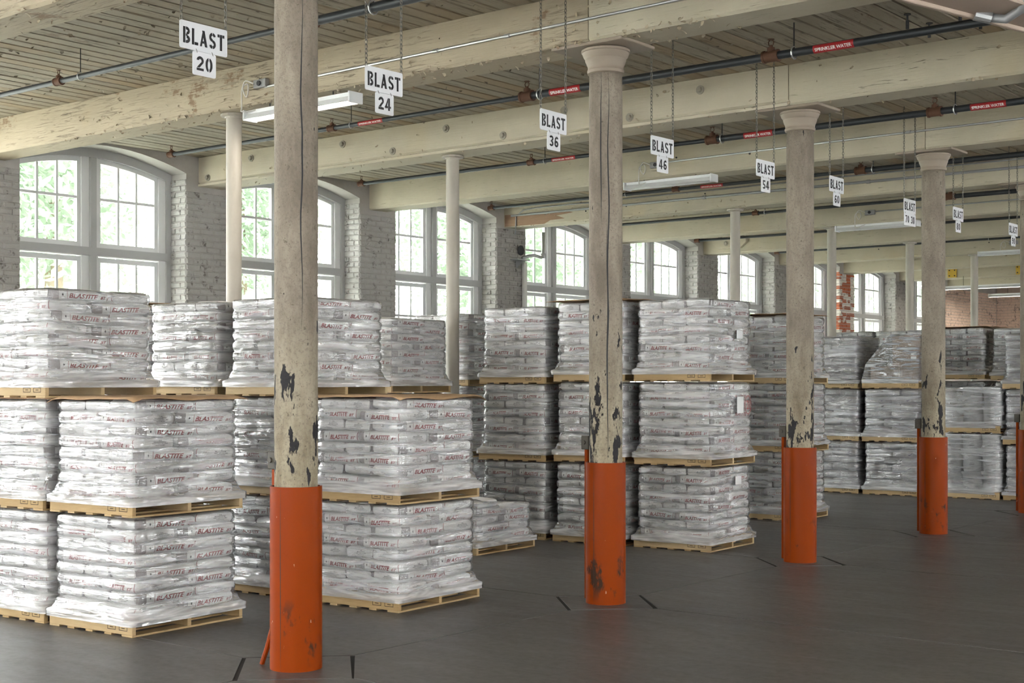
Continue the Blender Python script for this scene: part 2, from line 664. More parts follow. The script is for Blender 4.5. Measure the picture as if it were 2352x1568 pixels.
def arched_wall(name, axis, side, starts, lo, hi, mat):
    """axis 0: wall along y at x = side; axis 1: wall along x at y = side; the thickness runs outwards"""
    th = .6 if side > 0 or name in ('wall_right',) else -.6
    mb = MB()

    def bx(a, b, z0, z1):
        if axis == 0:
            mb.box(min(side, side + th), max(side, side + th), a, b, z0, z1)
        else:
            mb.box(a, b, min(side, side + th), max(side, side + th), z0, z1)
    edges = [lo] + [e for s in starts for e in (s, s + OPENW)] + [hi]
    for i in range(0, len(edges), 2):
        bx(edges[i], edges[i + 1], -.3, ZC + .03)
    for s in starts:
        bx(s, s + OPENW, -.3, SILL)
        n = 14
        for i in range(n):
            u0, u1 = OPENW * i / n, OPENW * (i + 1) / n
            poly = [(s + u0, zarch(u0)), (s + u1, zarch(u1)), (s + u1, ZC + .03), (s + u0, ZC + .03)]
            mb.prism(poly, side, side + th, axis=0 if axis == 0 else 1)
    return tag(mb.build(name, mat), kind='structure')


wl = arched_wall('wall_left', 0, XL, [OPEN0 + PITCH * k for k in KL], YB - .6, YF + .6, 'wall_paint')
arched_wall('wall_right', 0, XR, [OPEN0 + PITCH * k for k in KR], YB - .6, YF + .6, 'wall_paint')
arched_wall('wall_back', 1, YB, [x - OPENW / 2 for x in BACKX], XL, XR, 'wall_paint')
wf = tag(MB().box(XL, XR, YF, YF + .6, -.3, ZC + .03).build('wall_far', 'far_wall_paint'), kind='structure')

# bricks of the window piers: singly on the first piers in view, joined beyond
BL, BH, MJ = .25, .084, .010


def brick_mesh(seed, l=BL):
    r = random.Random(seed)
    d, c = .017, .010
    vs = []
    for (y, z) in ((0, 0), (l, 0), (l, BH), (0, BH)):
        vs.append((0, y, z))
    for (y, z) in ((c, c), (l - c, c), (l - c, BH - c), (c, BH - c)):
        vs.append((d + r.uniform(-.009, .007), y + r.uniform(-.008, .008), z + r.uniform(-.008, .008)))
    return vs, [(4, 5, 6, 7), (0, 1, 5, 4), (1, 2, 6, 5), (2, 3, 7, 6), (3, 0, 4, 7)]


bricks = {}
for m in ('brick_white', 'brick_dirty', 'brick_red', 'plaster_pink'):
    for q in range(4):
        for half in (0, 1):
            mb = MB()
            mb.add(*brick_mesh(q, BL if not half else BL / 2 - MJ / 2))
            bricks[m, q, half] = mb.mesh('brick', m)


def rows(length, z0, z1):
    """courses in running bond over a strip: (offset, height, half?)"""
    out = []
    n = int((z1 - z0) / (BH + MJ))
    for j in range(n):
        y = 0.0 if j % 2 else -(BL + MJ) / 2
        while y < length - .03:
            if y < 0:
                out.append((0, z0 + j * (BH + MJ), 1))
            elif y + BL <= length + .01:
                out.append((y, z0 + j * (BH + MJ), 0))
            elif y + BL / 2 <= length + .03:
                out.append((y, z0 + j * (BH + MJ), 1))
            y += BL + MJ
    return out


stuff = {m: MB() for m in ('brick_white', 'brick_dirty', 'brick_red', 'plaster_pink')}
pier_m = {0: 'brick_white', 1: 'brick_white', 2: 'brick_white', 3: 'brick_dirty', 4: 'brick_dirty', 5: 'brick_dirty', 6: 'brick_dirty', 7: 'brick_red', 8: 'brick_dirty', 9: 'plaster_pink'}
for p in range(0, 10):
    a = OPEN0 + OPENW + PITCH * (p - 1)                  # near corner of the pier
    wdt = (PITCH - OPENW) if p < 9 else (YF - a)
    m = pier_m[p]
    face = [('f', y, z, h) for y, z, h in rows(wdt, 2.9 if p < 3 else 2.6, 5.05)]
    rev = [('r', y, z, h) for y, z, h in rows(.42, 2.9 if p < 3 else 2.6, 5.22)]
    if p == 9:
        m2 = 'brick_dirty'
    for kind, y, z, h in face + rev:
        mm = 'brick_dirty' if (p == 9 and kind == 'r') else m
        if kind == 'f':
            loc, rz = (XL + .001, a + y, z), 0
        else:
            loc, rz = (XL - y, a - .001, z), None
        single = (p == 1) or (p == 2 and kind == 'f')
        q = R.randrange(4)
        if single:
            o = obj('brick', bricks[mm, q, h], wl, loc)
            if kind == 'r':
                o.rotation_euler = (0, 0, -PI / 2)
                o.location = (XL - y - (BL if not h else BL / 2), a - .001, z)
        else:
            vs, fs = brick_mesh(R.randrange(999), BL if not h else BL / 2 - MJ / 2)
            if kind == 'f':
                vs = [(XL + .001 + x, a + y + w, z + zz) for x, w, zz in vs]
            else:
                vs = [(XL - y - w, a - .001 - x, z + zz) for x, w, zz in vs]
            stuff[mm].add(vs, fs)
for m, mb in stuff.items():
    if mb.v:
        tag(mb.build('brickwork', m, wl), kind='stuff')
# far wall courses
mb = MB()
for y, z, h in rows(6.5, 2.6, 5.0):
    vs, fs = brick_mesh(R.randrange(99), BL if not h else BL / 2 - MJ / 2)
    mb.add([(XL + y + w, YF - .001 - x * .5, z + zz) for x, w, zz in vs], fs)
tag(mb.build('brickwork', 'plaster_pink', wf), kind='stuff')

# ------------------------------------------------------------------ windows
def make_window():
    root = bpy.data.objects.new('window_1', None)
    C.objects.link(root)
    tag(root, kind='structure')
    xf = 0.0                                             # frame plane, local; y along the wall, z absolute
    f = MB()
    f.box(-.09, .09, 0, .10, SILL, 5.23)
    f.box(-.09, .09, OPENW - .10, OPENW, SILL, 5.23)
    f.box(-.12, .14, 0, OPENW, SILL - .001, SILL + .08)
    n = 16
    for i in range(n):
        u0, u1 = OPENW * i / n, OPENW * (i + 1) / n
        f.prism([(u0, zarch(u0) - .13), (u1, zarch(u1) - .13), (u1, zarch(u1)), (u0, zarch(u0))], -.09, .09, axis=0)
    f.build('window_frame', 'window_paint', root)
    mid = OPENW / 2
    MB().box(-.09, .11, mid - .05, mid + .05, SILL, 5.33).build('mullion', 'window_paint', root)
    MB().box(-.09, .12, .10, OPENW - .10, 3.88, 4.0).build('transom', 'window_paint', root)
    for side in (0, 1):
        y0, y1 = ((.10, mid - .05), (mid + .05, OPENW - .10))[side]
        MB().box(-.07, .06, y0, y0 + .06, SILL, zarch(y0) - .1).build('sash_stop', 'window_sash_paint', root)
        MB().box(-.07, .06, y1 - .125, y1, SILL, zarch(y1) - .1).build('sash_stop', 'window_sash_paint', root)
        y0, y1 = y0 + .06, y1 - .125
        for part, (z0, top) in enumerate(((4.0, None), (SILL + .08, 3.86))):
            def zt(u):
                return zarch(u) - .13 if top is None else top
            w = .06
            s = MB()
            s.prism([(y0, z0), (y0 + w, z0), (y0 + w, zt(y0 + w)), (y0, zt(y0))], -.03, .03, axis=0)
            s.prism([(y1 - w, z0), (y1, z0), (y1, zt(y1)), (y1 - w, zt(y1 - w))], -.03, .03, axis=0)
            s.box(-.03, .03, y0 + w, y1 - w, z0, z0 + .075)
            nn = 6
            for i in range(nn):
                u0, u1 = y0 + w + (y1 - y0 - 2 * w) * i / nn, y0 + w + (y1 - y0 - 2 * w) * (i + 1) / nn
                s.prism([(u0, zt(u0) - .07), (u1, zt(u1) - .07), (u1, zt(u1)), (u0, zt(u0))], -.03, .03, axis=0)
            so = s.build('sash', 'window_sash_paint', root)
            gy = [y0 + w + (y1 - y0 - 2 * w) * i / 3 for i in range(4)]
            gz = [z0 + .075, 4.735, None] if top is None else [z0 + .075, z0 + .7, z0 + 1.33, z0 + 1.96, None]
            for yy in gy[1:3]:
                MB().prism([(yy - .017, z0 + .075), (yy + .017, z0 + .075), (yy + .017, zt(yy) - .07), (yy - .017, zt(yy) - .07)], -.018, .018, axis=0).build('muntin', 'window_sash_paint', so)
            for zz in gz[1:-1]:
                MB().box(-.02, .02, y0 + w, y1 - w, zz - .019, zz + .019).build('muntin', 'window_sash_paint', so)
            for i in range(3):
                for j in range(len(gz) - 1):
                    a, b = gy[i], gy[i + 1]
                    lo = gz[j]
                    if gz[j + 1] is None:
                        poly = [(a, lo), (b, lo)] + [(b + (a - b) * q / 3, zt(b + (a - b) * q / 3) - .07) for q in range(4)]
                    else:
                        poly = [(a, lo), (b, lo), (b, gz[j + 1]), (a, gz[j + 1])]
                    MB().prism(poly, -.002, .002, axis=0).build('pane', 'window_glass', so)
    return root


w1 = make_window()
w1.location = (XL - .45, OPEN0, 0)
for k in range(1, 9):
    w = copy_tree(w1)
    w.name = 'window_%d' % (k + 1)
    w.location = (XL - .45, OPEN0 + PITCH * k, 0)

# ------------------------------------------------------------------ outdoors, seen pale through the panes
og = MB().box(-140, XL - .7, -60, 140, -1.0, -.6).build('ground', 'outside_ground')
tag(og, kind='structure')
def leaf_mesh(seed, n, rx, rz):
    r = random.Random(seed)
    mb = MB()
    blobs = [(Vector((r.uniform(-.6, .6) * rx, r.uniform(-.6, .6) * rx, r.uniform(-.7, .7) * rz)), r.uniform(.3, .5)) for _ in range(26)]
    for _ in range(n):
        c, s = r.choice(blobs)
        d = Vector((r.gauss(0, 1), r.gauss(0, 1), r.gauss(0, 1))).normalized() * (r.random() ** .4)
        p = c + Vector((d.x * rx * s, d.y * rx * s, d.z * rz * s))
        u = Vector((r.gauss(0, 1), r.gauss(0, 1), r.gauss(0, 1))).normalized()
        w = u.orthogonal().normalized() * r.uniform(.05, .09)
        u = u * r.uniform(.09, .16)
        mb.add([p - u, p + w * .8, p + u, p - w * .8], [(0, 1, 2, 3)])
    return mb.mesh('foliage', 'leaf_green')


lm = [leaf_mesh(q, 15000, 4.6, 4.6) for q in range(3)]
tm = MB().lathe([(.35, -1), (.26, 1.5), (.2, 4), (.1, 7)], 8).mesh('trunk', 'bark', True)
TREES = [(-34, 22, 4.8, 1.0, 'pale green broadleaf tree outside the first window in view'), (-37, 31, 5.6, 1.15, 'pale leafy tree beyond the second window pane rows'),
         (-33, 41, 5.0, 1.0, 'pale leafy tree outside the third window along the wall'), (-36, 52, 5.4, 1.1, 'pale leafy tree outside the fourth window along the wall'),
         (-33, 61, 4.6, .95, 'pale leafy tree outside the window past the dark brick pier'), (-36, 72, 5.2, 1.1, 'pale leafy tree outside the window behind the tall triple stack'),
         (-35, 85, 5.6, 1.2, 'pale leafy tree outside the window before the red brick pier'), (-37, 99, 5.4, 1.2, 'pale leafy tree outside the last far window')]
for i, (x, y, zc, s, lab) in enumerate(TREES):
    tr = thing('tree', lab, 'tree', (x, y, 0), R.uniform(0, 6), 'trees outside the windows')
    tr.scale = (s * 1.3, s * 1.3, s * 1.2)
    tag(obj('foliage', lm[i % 3], tr, (0, 0, zc)), kind='stuff')
    obj('trunk', tm, tr)
gp = thing('gate_post', 'white pointed stone post outside the second window', 'post', (-29.0, 24.9, -.6))
MB().box(-.3, .3, -.3, .3, 0, 4.4).build('shaft', 'stone_white', gp)
MB().lathe([(.5, 4.4), (.5, 4.6), (.03, 5.1)], 4).build('pointed_cap', 'stone_white', gp)

# ------------------------------------------------------------------ beams
BW = .23


def beam_prism(a, b, y, mat, parent, z0=ZB, hw=BW, c=.025):
    mb = MB()
    mb.prism([(-hw, ZC), (-hw, z0 + c), (-hw + c, z0), (hw - c, z0), (hw, z0 + c), (hw, ZC)], a, b, axis=0)
    return mb.build('timber', mat, parent, None)


def bolt(parent, x, y, z, r=.035, mat='bolt_iron'):
    mb = MB()
    mb.cyl((x, y, z), (x, y - .012, z), r * 1.5, r * 1.5, 12)
    mb.cyl((x, y - .012, z), (x, y - .045, z), r, r * .9, 6)
    mb.build('bolt', mat, parent)


BEAM_LAB = ['cream beam across the top corner above the first guarded column', 'weathered cream beam with peeling paint carried by the second guarded column',
            'smooth cream beam studded with bolts carried by the third guarded column', 'cream beam with a conduit along it over the fourth guarded column',
            'cream beam with a bare brown patch where it meets the wall', 'cream beam with a lamp beyond the peeling brown ended beam', 'cream beam with a bolted scab plate by the wall',
            'plain cream beam just past the one with the scab plate', 'cream beam resting on the red brick pier', 'cream beam beyond the red brick pier', 'farthest cream beam with two yellow plates']
beams = []
for k in range(0, 11):
    y = colY(k) - .04
    b = thing('ceiling_beam', BEAM_LAB[k], 'beam', (0, y, 0), 0, 'ceiling beams')
    beams.append(b)
    mt = {0: 'beam_worn', 1: 'beam_worn', 2: 'beam_smooth'}.get(k, 'beam_paint')
    beam_prism(XL - .12, CX1 - .004, 0, mt, b, ZB + (.045 if k == 2 else 0))
    beam_prism(CX1 + .004, XR + .1, 0, 'beam_paint' if k else 'beam_worn', b)
    if k == 2:
        MB().cbox(XL - .1, CX1 - .006, -BW - .012, BW + .012, ZB, ZB + .04, .006).build('flange_plate', 'beam_smooth', b)
        for i in range(9):
            bolt(b, -16.35 + i * .98, -BW, 5.37 if i % 2 == 0 else 5.17)
        bolt(b, -17.37, -BW, 5.17)
    if k == 6:
        MB().prism([(-17.3, 5.5), (-17.3, 5.28), (-17.15, 5.15), (-16.55, 5.15), (-16.4, 5.28), (-16.4, 5.5)], -BW - .09, -BW, axis=1).build('scab_plate', 'beam_smooth', b)
        for x, z in ((-17.08, 5.42), (-16.92, 5.27), (-16.5, 5.42)):
            bolt(b, x, -BW - .09, z, .04)
    if k == 9:
        for x in (-15.95, -13.95):
            p = MB().box(x - .13, x + .13, -BW - .03, -BW, 5.08, 5.34).build('joint_plate', 'yellow_paint', b)
            for dx in (-.08, .08):
                for dz in (5.13, 5.29):
                    MB().cyl((x + dx, -BW - .03, dz), (x + dx, -BW - .05, dz), .02, n=6).build('bolt', 'black_iron', p)
    if k in (1, 3, 4, 7):                               # nail heads and knots
        for _ in range(3):
            x, z = R.uniform(-16, -8), R.uniform(5.12, 5.35)
            MB().cyl((x, -BW, z), (x, -BW - .012, z), .014, n=8).build('nail_head', 'black_iron', b)

# bare patch at the wall end of the fifth beam
t = NT('bare_timber', rough=.8)
v = t.co((1, 1, 1))
t.set('col', t.mix(t.noise(t.co((1, 9, 9)), 3, 5), (.20, .12, .07), (.34, .22, .14)))
M['bare_timber'] = t.m
MB().prism([(-17.58, 5.07), (-16.6, 5.06), (-16.45, 5.12), (-16.1, 5.13), (-16.3, 5.2), (-15.9, 5.23), (-16.1, 5.28), (-17.58, 5.3)], -BW - .004, -BW, axis=1).build('bare_patch', 'bare_timber', beams[4])

# curled paint flakes on the worn timbers and on the ceiling boards
def flakes(n, place, seed, size=(.015, .05)):
    r = random.Random(seed)
    mb = MB()
    for _ in range(n):
        p, nrm = place(r)
        p, nrm = Vector(p), Vector(nrm)
        u = nrm.orthogonal().normalized()
        u.rotate(Matrix.Rotation(r.uniform(0, 6.28), 3, nrm))
        w = nrm.cross(u)
        a, b = r.uniform(*size), r.uniform(*size) * .7
        lift = r.uniform(.008, .03)
        c = [p - u * a * .5 - w * b * .5, p - u * a * .5 + w * b * .5, p + u * a * .1 + w * b * .6 + nrm * lift * .4, p + u * a * .1 - w * b * .6 + nrm * lift * .4,
             p + u * a * .5 + w * b * .3 + nrm * lift, p + u * a * .45 - w * b * .3 + nrm * lift * 1.2]
        mb.add(c, [(0, 1, 2, 3), (3, 2, 4, 5)])
    return mb


def on_beam(lo, hi, edge):
    def f(r):
        x = r.uniform(lo, hi)
        if r.random() < edge:
            return (x, -BW + r.uniform(0, .05), ZB + r.uniform(-.002, .03)), (0, -.6, -.8)
        if r.random() < .5:
            return (x, r.uniform(-BW, BW), ZB - .001), (0, 0, -1)
        return (x, -BW - .001, ZB + r.random() ** 2 * .4), (0, -1, 0)
    return f


for k, n, lo, hi, e in ((0, 120, -12, -7.4, .3), (1, 420, -15.5, -6, .45), (2, 130, -17, -5, .5), (4, 90, -17.3, -12, .4)):
    tag(flakes(n, on_beam(lo, hi, e), 40 + k).build('paint_flakes', 'beam_worn', beams[k]), kind='stuff')
tag(flakes(700, lambda r: ((r.uniform(-15.5, -3.5), r.choice((r.uniform(7, 10.1), r.uniform(7, 10.1), r.uniform(10.7, 13.9))), ZC - .001), (0, 0, -1)), 77, (.015, .06)).build('paint_flakes', 'plank_paint', ce), kind='stuff')

# ------------------------------------------------------------------ columns
def ribbon(rad, pts, wid, parent, name='crack', mat='black_iron'):
    """thin split following a round shaft: pts (angle, z)"""
    vs, fs = [], []
    for i, (a, z) in enumerate(pts):
        e = wid * math.sin(PI * (i + .15) / (len(pts) - .7)) * .5 / rad
        for s in (-1, 1):
            vs.append((rad * math.cos(a + s * e), rad * math.sin(a + s * e), z))
    for i in range(len(pts) - 1):
        fs.append((2 * i, 2 * i + 1, 2 * i + 3, 2 * i + 2))
    mb = MB()
    mb.add(vs, fs)
    mb.build(name, mat, parent)


def crack_path(a, z0, z1, n=14, amp=.05):
    return [(a + R.uniform(-amp, amp) * .5 + amp * math.sin(i * .9), z0 + (z1 - z0) * i / n) for i in range(n + 1)]


shaft_me = MB().lathe([(.152, 0)] + [(.152 + .001 * math.sin(i * 2.1), .2 + i * .23) for i in range(20)] + [(.147, 4.83)], 40).mesh('shaft', 'column_paint', True)
cap_me = MB().lathe([(.148, 4.79), (.166, 4.80), (.170, 4.825), (.162, 4.84), (.164, 4.86), (.182, 4.905), (.186, 4.915), (.186, 4.93), (.204, 4.955), (.214, 4.985), (.222, 4.99), (.222, 5.01), (.20, 5.022)], 40).mesh('capital', 'capital_paint', 35)
plate_me = MB().cbox(-.42, .36, -.27, .27, 5.02, 5.05, .006).mesh('cap_plate', 'capital_paint')
guard_me = MB().lathe([(.176, 0), (.182, .0), (.182, 1.275), (.170, 1.275), (.170, .6)], 48, caps=False).mesh('guard_sleeve', 'guard_orange', 40)
COL_LAB = ['thick cream column nearest the camera in an orange steel guard', 'cream column with an orange guard carrying the weathered beam, second in its row',
           'cream column with an orange guard beside the triple stack, third in its row', 'cream column with an orange guard in front of the white pails, fourth in its row',
           'cream column with an orange guard cut by the edge, fifth in its row']
toward = math.atan2(-6.7, 7.38)
for k in range(0, 5):
    y = colY(k)
    c = thing('guarded_column', COL_LAB[k], 'column', (CX1, y, 0), 0, 'columns with orange guards')
    obj('shaft', shaft_me, c, None, (0, 0, k * 1.3))
    obj('capital', cap_me, c)
    obj('cap_plate', plate_me, c)
    g = obj('guard_sleeve', guard_me, c, None, (0, 0, k * .8))
    view = math.atan2(-y, -CX1)                          # the side facing the aisle
    ribbon(.1832, [(view - .62, .0), (view - .62, .42), (view - .63, .85), (view - .62, 1.27)], .006, c, 'seam')
    if k < 2:
        ribbon(.154, crack_path(view + .25 - .1 * k, 2.35, 4.82, 18, .035), .012, c)
    if k == 1:
        ribbon(.154, crack_path(view - .28, 3.4, 4.8, 9, .02), .012, c)
        ribbon(.154, crack_path(view + .1, 1.3, 3.5, 14, .03), .014, c)
    # bracket box and the flat bar behind the guard
    br = MB().cbox(-.235, -.15, -.06, .0, 1.385, 1.51, .006)
    br.cyl((-.20, -.06, 1.45), (-.20, -.075, 1.45), .02, n=10)
    br.build('bracket', 'bracket_iron', c)
    MB().cbox(-.212, -.178, -.04, .02, .42 if k == 0 else .02, 1.385, .004).build('guard_bar', 'guard_orange', c)
    if k == 0:
        MB().tube([(-.195, -.01, .46), (-.21, -.02, .3), (-.245, -.05, .12), (-.275, -.075, .0)], .018, 8).build('bar_foot', 'guard_orange', c)

pipe_me = MB().lathe([(.088, 0), (.088, 5.03)], 28).mesh('shaft', 'pipe_column_paint', 60)
flange_me = MB().lathe([(.10, 5.0), (.105, 5.015), (.15, 5.02), (.15, 5.045)], 12).mesh('flange', 'pipe_column_paint')
pbase_me = MB().lathe([(.16, 0), (.16, .02), (.1, .025), (.1, .05)], 16).mesh('base_plate', 'pipe_column_paint')
PIPE_LAB = {1: 'slim cream pipe column lit warm under the lamp', 2: 'slim grey pipe column under the bolted beam', 4: 'slim pipe column rising behind the tall triple stack',
            5: 'slim pipe column by the unlit lamp beside the third guarded column', 6: 'slim pipe column beyond the hanging number sixty sign', 7: 'slim pipe column just past the fourth guarded column'}
for k, lab in PIPE_LAB.items():
    c = thing('pipe_column', lab, 'column', (CX2, colY(k) - .03, 0), 0, 'slim pipe columns')
    obj('shaft', pipe_me, c)
    obj('flange', flange_me, c, None, (0, 0, .4))
    obj('base_plate', pbase_me, c)

# ------------------------------------------------------------------ sprinkler pipes
rod_me = MB().cyl((0, 0, .04), (0, 0, .30), .007, n=6).mesh('hanger_rod', 'black_iron')
ring = MB()
ring.tube([(0, .058 * math.cos(q * PI / 6), .058 * math.sin(q * PI / 6)) for q in range(13)], .008, 6)
ring_me = ring.mesh('hanger_ring', 'galvanised')
tee = MB().cyl((-.075, 0, 0), (.075, 0, 0), .056, n=12)
tee.cyl((0, 0, 0), (0, 0, .085), .04, n=10)
tee.cyl((-.085, 0, 0), (-.062, 0, 0), .062, n=12).cyl((.062, 0, 0), (.085, 0, 0), .062, n=12)
tee_me = tee.mesh('tee_fitting', 'rust', 40)
hd = MB().cyl((0, 0, .085), (0, 0, .11), .018, n=8)
hd.tube([(-.022, 0, .11), (-.03, 0, .14), (-.012, 0, .165)], .005, 5).tube([(.022, 0, .11), (.03, 0, .14), (.012, 0, .165)], .005, 5)
hd.cyl((0, 0, .165), (0, 0, .17), .034, n=10)
hd_me = hd.mesh('sprinkler_head', 'rust')
lb = MB()
nl = 8
lb.add([(x, -.0452 * math.cos(q), .0452 * math.sin(q)) for x in (-.21, .21) for q in [-1.5 + 2.2 * i / nl for i in range(nl + 1)]], [(i, i + 1, nl + 2 + i, nl + 1 + i) for i in range(nl)])
lab_me = lb.mesh('pipe_label', 'label_red', True)
tv, tf = text_boxed('SPRINKLER WATER', -.19, .19, -.018, .018, bold=.02)
tb = MB()
tv2, tf2 = slice_flat(tv, tf, (), (-.008, 0, .008))
tb.add([(x, -.0462 * math.cos(q / .0462 - .42), .0462 * math.sin(q / .0462 - .42)) for x, q in tv2], tf2)
labtxt_me = tb.mesh('label_lettering', 'white_ink')
PIPES = [(0, -16.5, -4.2, [-13.2, -9.3], [-12.8, -8.5], [-9.35]), (1, -16.2, -3.2, [-12.95, -9.8, -6.73], [-12.6, -9.62, -6.48], [-12.25, -9.25, -6.05]),
         (2, -16.2, -3.0, [-12.7, -9.65, -6.6], [-12.45, -9.5, -6.35], [-12.1, -8.95, -5.95]), (3, -16.6, -3.5, [-12.6, -9.3], [-13.6, -9.1, -8.0], [-11.9]),
         (4, -16.8, -3.5, [-13.2, -9.4], [-13.0, -9.6], []), (5, -16.8, -3.5, [-12.9, -9.2], [-13.4, -9.7], []), (6, -16.8, -3.5, [-12.9, -9.2], [-11.5], [])]
PIPE_WHERE = ['over the first hanging sign', 'in front of the bolted beam', 'in front of the conduit beam', 'before the peeling brown ended beam', 'two bays past the bolted beam', 'by the scab plate beam', 'over the farthest signs']
for k, a, b, tees, hangs, labs in PIPES:
    y, z = colY(k + 1) - 1.86, 5.21
    p = thing('sprinkler_pipe', 'dark sprinkler pipe slung below the ceiling ' + PIPE_WHERE[k], 'pipe', (0, y, z), 0, 'sprinkler pipes')
    xm = tees[len(tees) // 2] if len(tees) > 1 else (a + b) / 2
    MB().cyl((a, 0, 0), (xm, 0, 0), .028, n=14).build('branch_pipe', 'pipe_dark', p, 60)
    MB().cyl((xm, 0, 0), (b, 0, 0), .041, n=16).build('pipe', 'pipe_dark', p, 60)
    for x in [a] + tees:
        q = obj('tee_fitting', tee_me, p, (x, 0, 0), None, (.72,) * 3 if x < xm else None)
        obj('sprinkler_head', hd_me, q)
    for x in hangs:
        q = obj('hanger_ring', ring_me, p, (x, 0, 0), None, (.7, .7, .7) if x < xm else None)
        obj('hanger_rod', rod_me, q, None, None, (1, 1, 1.42) if x < xm else None)
    for x in labs:
        q = obj('pipe_label', lab_me, p, (x, 0, 0), None, (1, .68, .68) if x < xm else (1, .97, .97))
        obj('label_lettering', labtxt_me, q)

# ------------------------------------------------------------------ conduits, boxes and lamps on the beams
def conduit(label, pts, r, couplings=(), mat='galvanised'):
    c = thing('conduit', label, 'conduit', (0, 0, 0), 0, 'conduits on the beams')
    MB().tube(pts, r, 8).build('tube', mat, c, True)
    for p in couplings:
        MB().cyl((p[0] - .03, p[1], p[2]), (p[0] + .03, p[1], p[2]), r * 1.5, n=10).build('coupling', mat, c)
    return c


def fy(k):
    return colY(k) - .04 - BW


conduit('bright thin conduit along the weathered beam', [(-11.7, fy(1) - .02, 5.21), (-4.2, fy(1) - .02, 5.27)], .014, [(-8.3, fy(1) - .02, 5.237), (-9.2, fy(1) - .02, 5.23)])
conduit('thin conduit along the beam over the fourth guarded column', [(-11.5, fy(3) - .02, 5.275), (-3.5, fy(3) - .02, 5.32)], .014, [(-7.6, fy(3) - .02, 5.3)])
conduit('thin upper conduit bending up from the peeling brown ended beam', [(-17.3, fy(4) - .02, 4.9), (-17.28, fy(4) - .02, 5.25), (-17.1, fy(4) - .02, 5.36), (-16.8, fy(4) - .02, 5.38), (-5, fy(4) - .02, 5.40)], .013, [(-10.4, fy(4) - .02, 5.39)], 'box_grey')
conduit('thicker lower conduit on the peeling brown ended beam', [(-17.4, fy(4) - .025, 5.27), (-5, fy(4) - .025, 5.27)], .022, [(-13, fy(4) - .025, 5.27), (-9.9, fy(4) - .025, 5.27), (-7.1, fy(4) - .025, 5.27)], 'box_grey')
conduit('thin conduit on the beam over the third unlit lamp', [(-11.6, fy(5) - .02, 5.26), (-4, fy(5) - .02, 5.29)], .013, [], 'box_grey')


def lamp(label, xa, xb, y, z, lit, bx=None, by=None):
    l = thing('fluorescent_lamp', label, 'lamp', ((xa + xb) / 2, y, z), 0, 'fluorescent lamps')
    h = (xb - xa) / 2
    MB().prism([(-.045, .10), (-.045, .06), (-.10, .0), (-.09, -.005), (-.035, .05), (.035, .05), (.09, -.005), (.10, 0), (.045, .06), (.045, .10)], -h, h, axis=0).build('housing', 'fixture_white', l)
    for s in (-1, 1):
        MB().cbox(s * h - .012, s * h + .012, -.10, .10, -.015, .10, .004).build('end_cap', 'fixture_white', l)
    for s in (-.04, .04):
        MB().cyl((-h + .03, s, .015), (h - .03, s, .015), .016, n=10).build('tube', 'tube_lit' if lit else 'tube_off', l, True)
    for s in (-.6, .6):
        MB().cyl((h * s, 0, .1), (h * s, 0, max(.101, ZB - z)), .006, n=6).build('hanger', 'black_iron', l)
    if lit:
        ld = bpy.data.lights.new('lamp_glow', 'AREA')
        ld.shape = 'RECTANGLE'
        ld.size, ld.size_y = 2 * h - .1, .12
        ld.energy = 25 if y < 30 else 110
        ld.color = (1, .93, .82)
        lo = bpy.data.objects.new('lamp_glow', ld)
        lo.location = (0, 0, -.012)
        lo.parent = l
        C.objects.link(lo)
    if bx is not None:
        q = (xa + xb) / 2
        b = thing('outlet_box', 'metal outlet box feeding ' + label.split(',')[0], 'outlet', (bx, by, 5.25), 0, 'outlet boxes')
        MB().cbox(-.10, .10, -.06, 0, -.045, .045, .006).build('box', 'box_grey', b)
        MB().cyl((0, -.06, 0), (0, -.075, 0), .028, n=12).build('socket', 'black_iron', b)
        cd = [(bx - .08, by - .07, 5.25), (bx - .2, by - .08, 5.30), (bx - .27, by - .06, 5.22), (bx - .22, by - .05, 5.13), (bx - .17, by - .07, 5.18), (bx - .2, by - .05, 5.27), (bx - .29, by - .05, 5.24),
              (bx - .30, by - .05, 5.12), (bx - .30, by - .05, 5.02), (bx - .26, by - .07, 4.97), (bx - .12, y, z + .105)]
        sm = []
        for i in range(len(cd) - 1):
            p0, p1, p2, p3 = (Vector(cd[max(0, min(len(cd) - 1, i + o))]) for o in (-1, 0, 1, 2))
            for s in range(4):
                u = s / 4
                sm.append(.5 * ((2 * p1) + (p2 - p0) * u + (2 * p0 - 5 * p1 + 4 * p2 - p3) * u * u + (3 * p1 - p0 - 3 * p2 + p3) * u ** 3))
        sm.append(Vector(cd[-1]))
        cb = MB().tube(sm, .008, 6).build('power_cord', 'cable_white', None, True)
        tag(cb, 'looped white cord to ' + label.split(',')[0], 'cord', 'lamp cords')


lamp('the lit lamp under the weathered beam, shining warm', -12.05, -10.4, 10.26, 4.90, True, -11.75, fy(1))
lamp('the unlit lamp by the forty-six sign', -12.1, -10.58, 17.72, 4.93, False, -11.55, fy(3))
lamp('the unlit lamp by the seventy thirty sign', -12.35, -10.7, 25.35, 4.95, False, -11.6, fy(5))
lamp('the unlit lamp by the ninety sign', -12.3, -10.7, 32.7, 4.98, False, -11.5, fy(7))
lamp('lit white tube lamp in front of the pink end bricks, upper of two', -16.1, -12.4, 39.6, 4.68, True)
lamp('lit white tube lamp against the pink end bricks, lower of two', -16.3, -13.4, 44.2, 4.70, True)

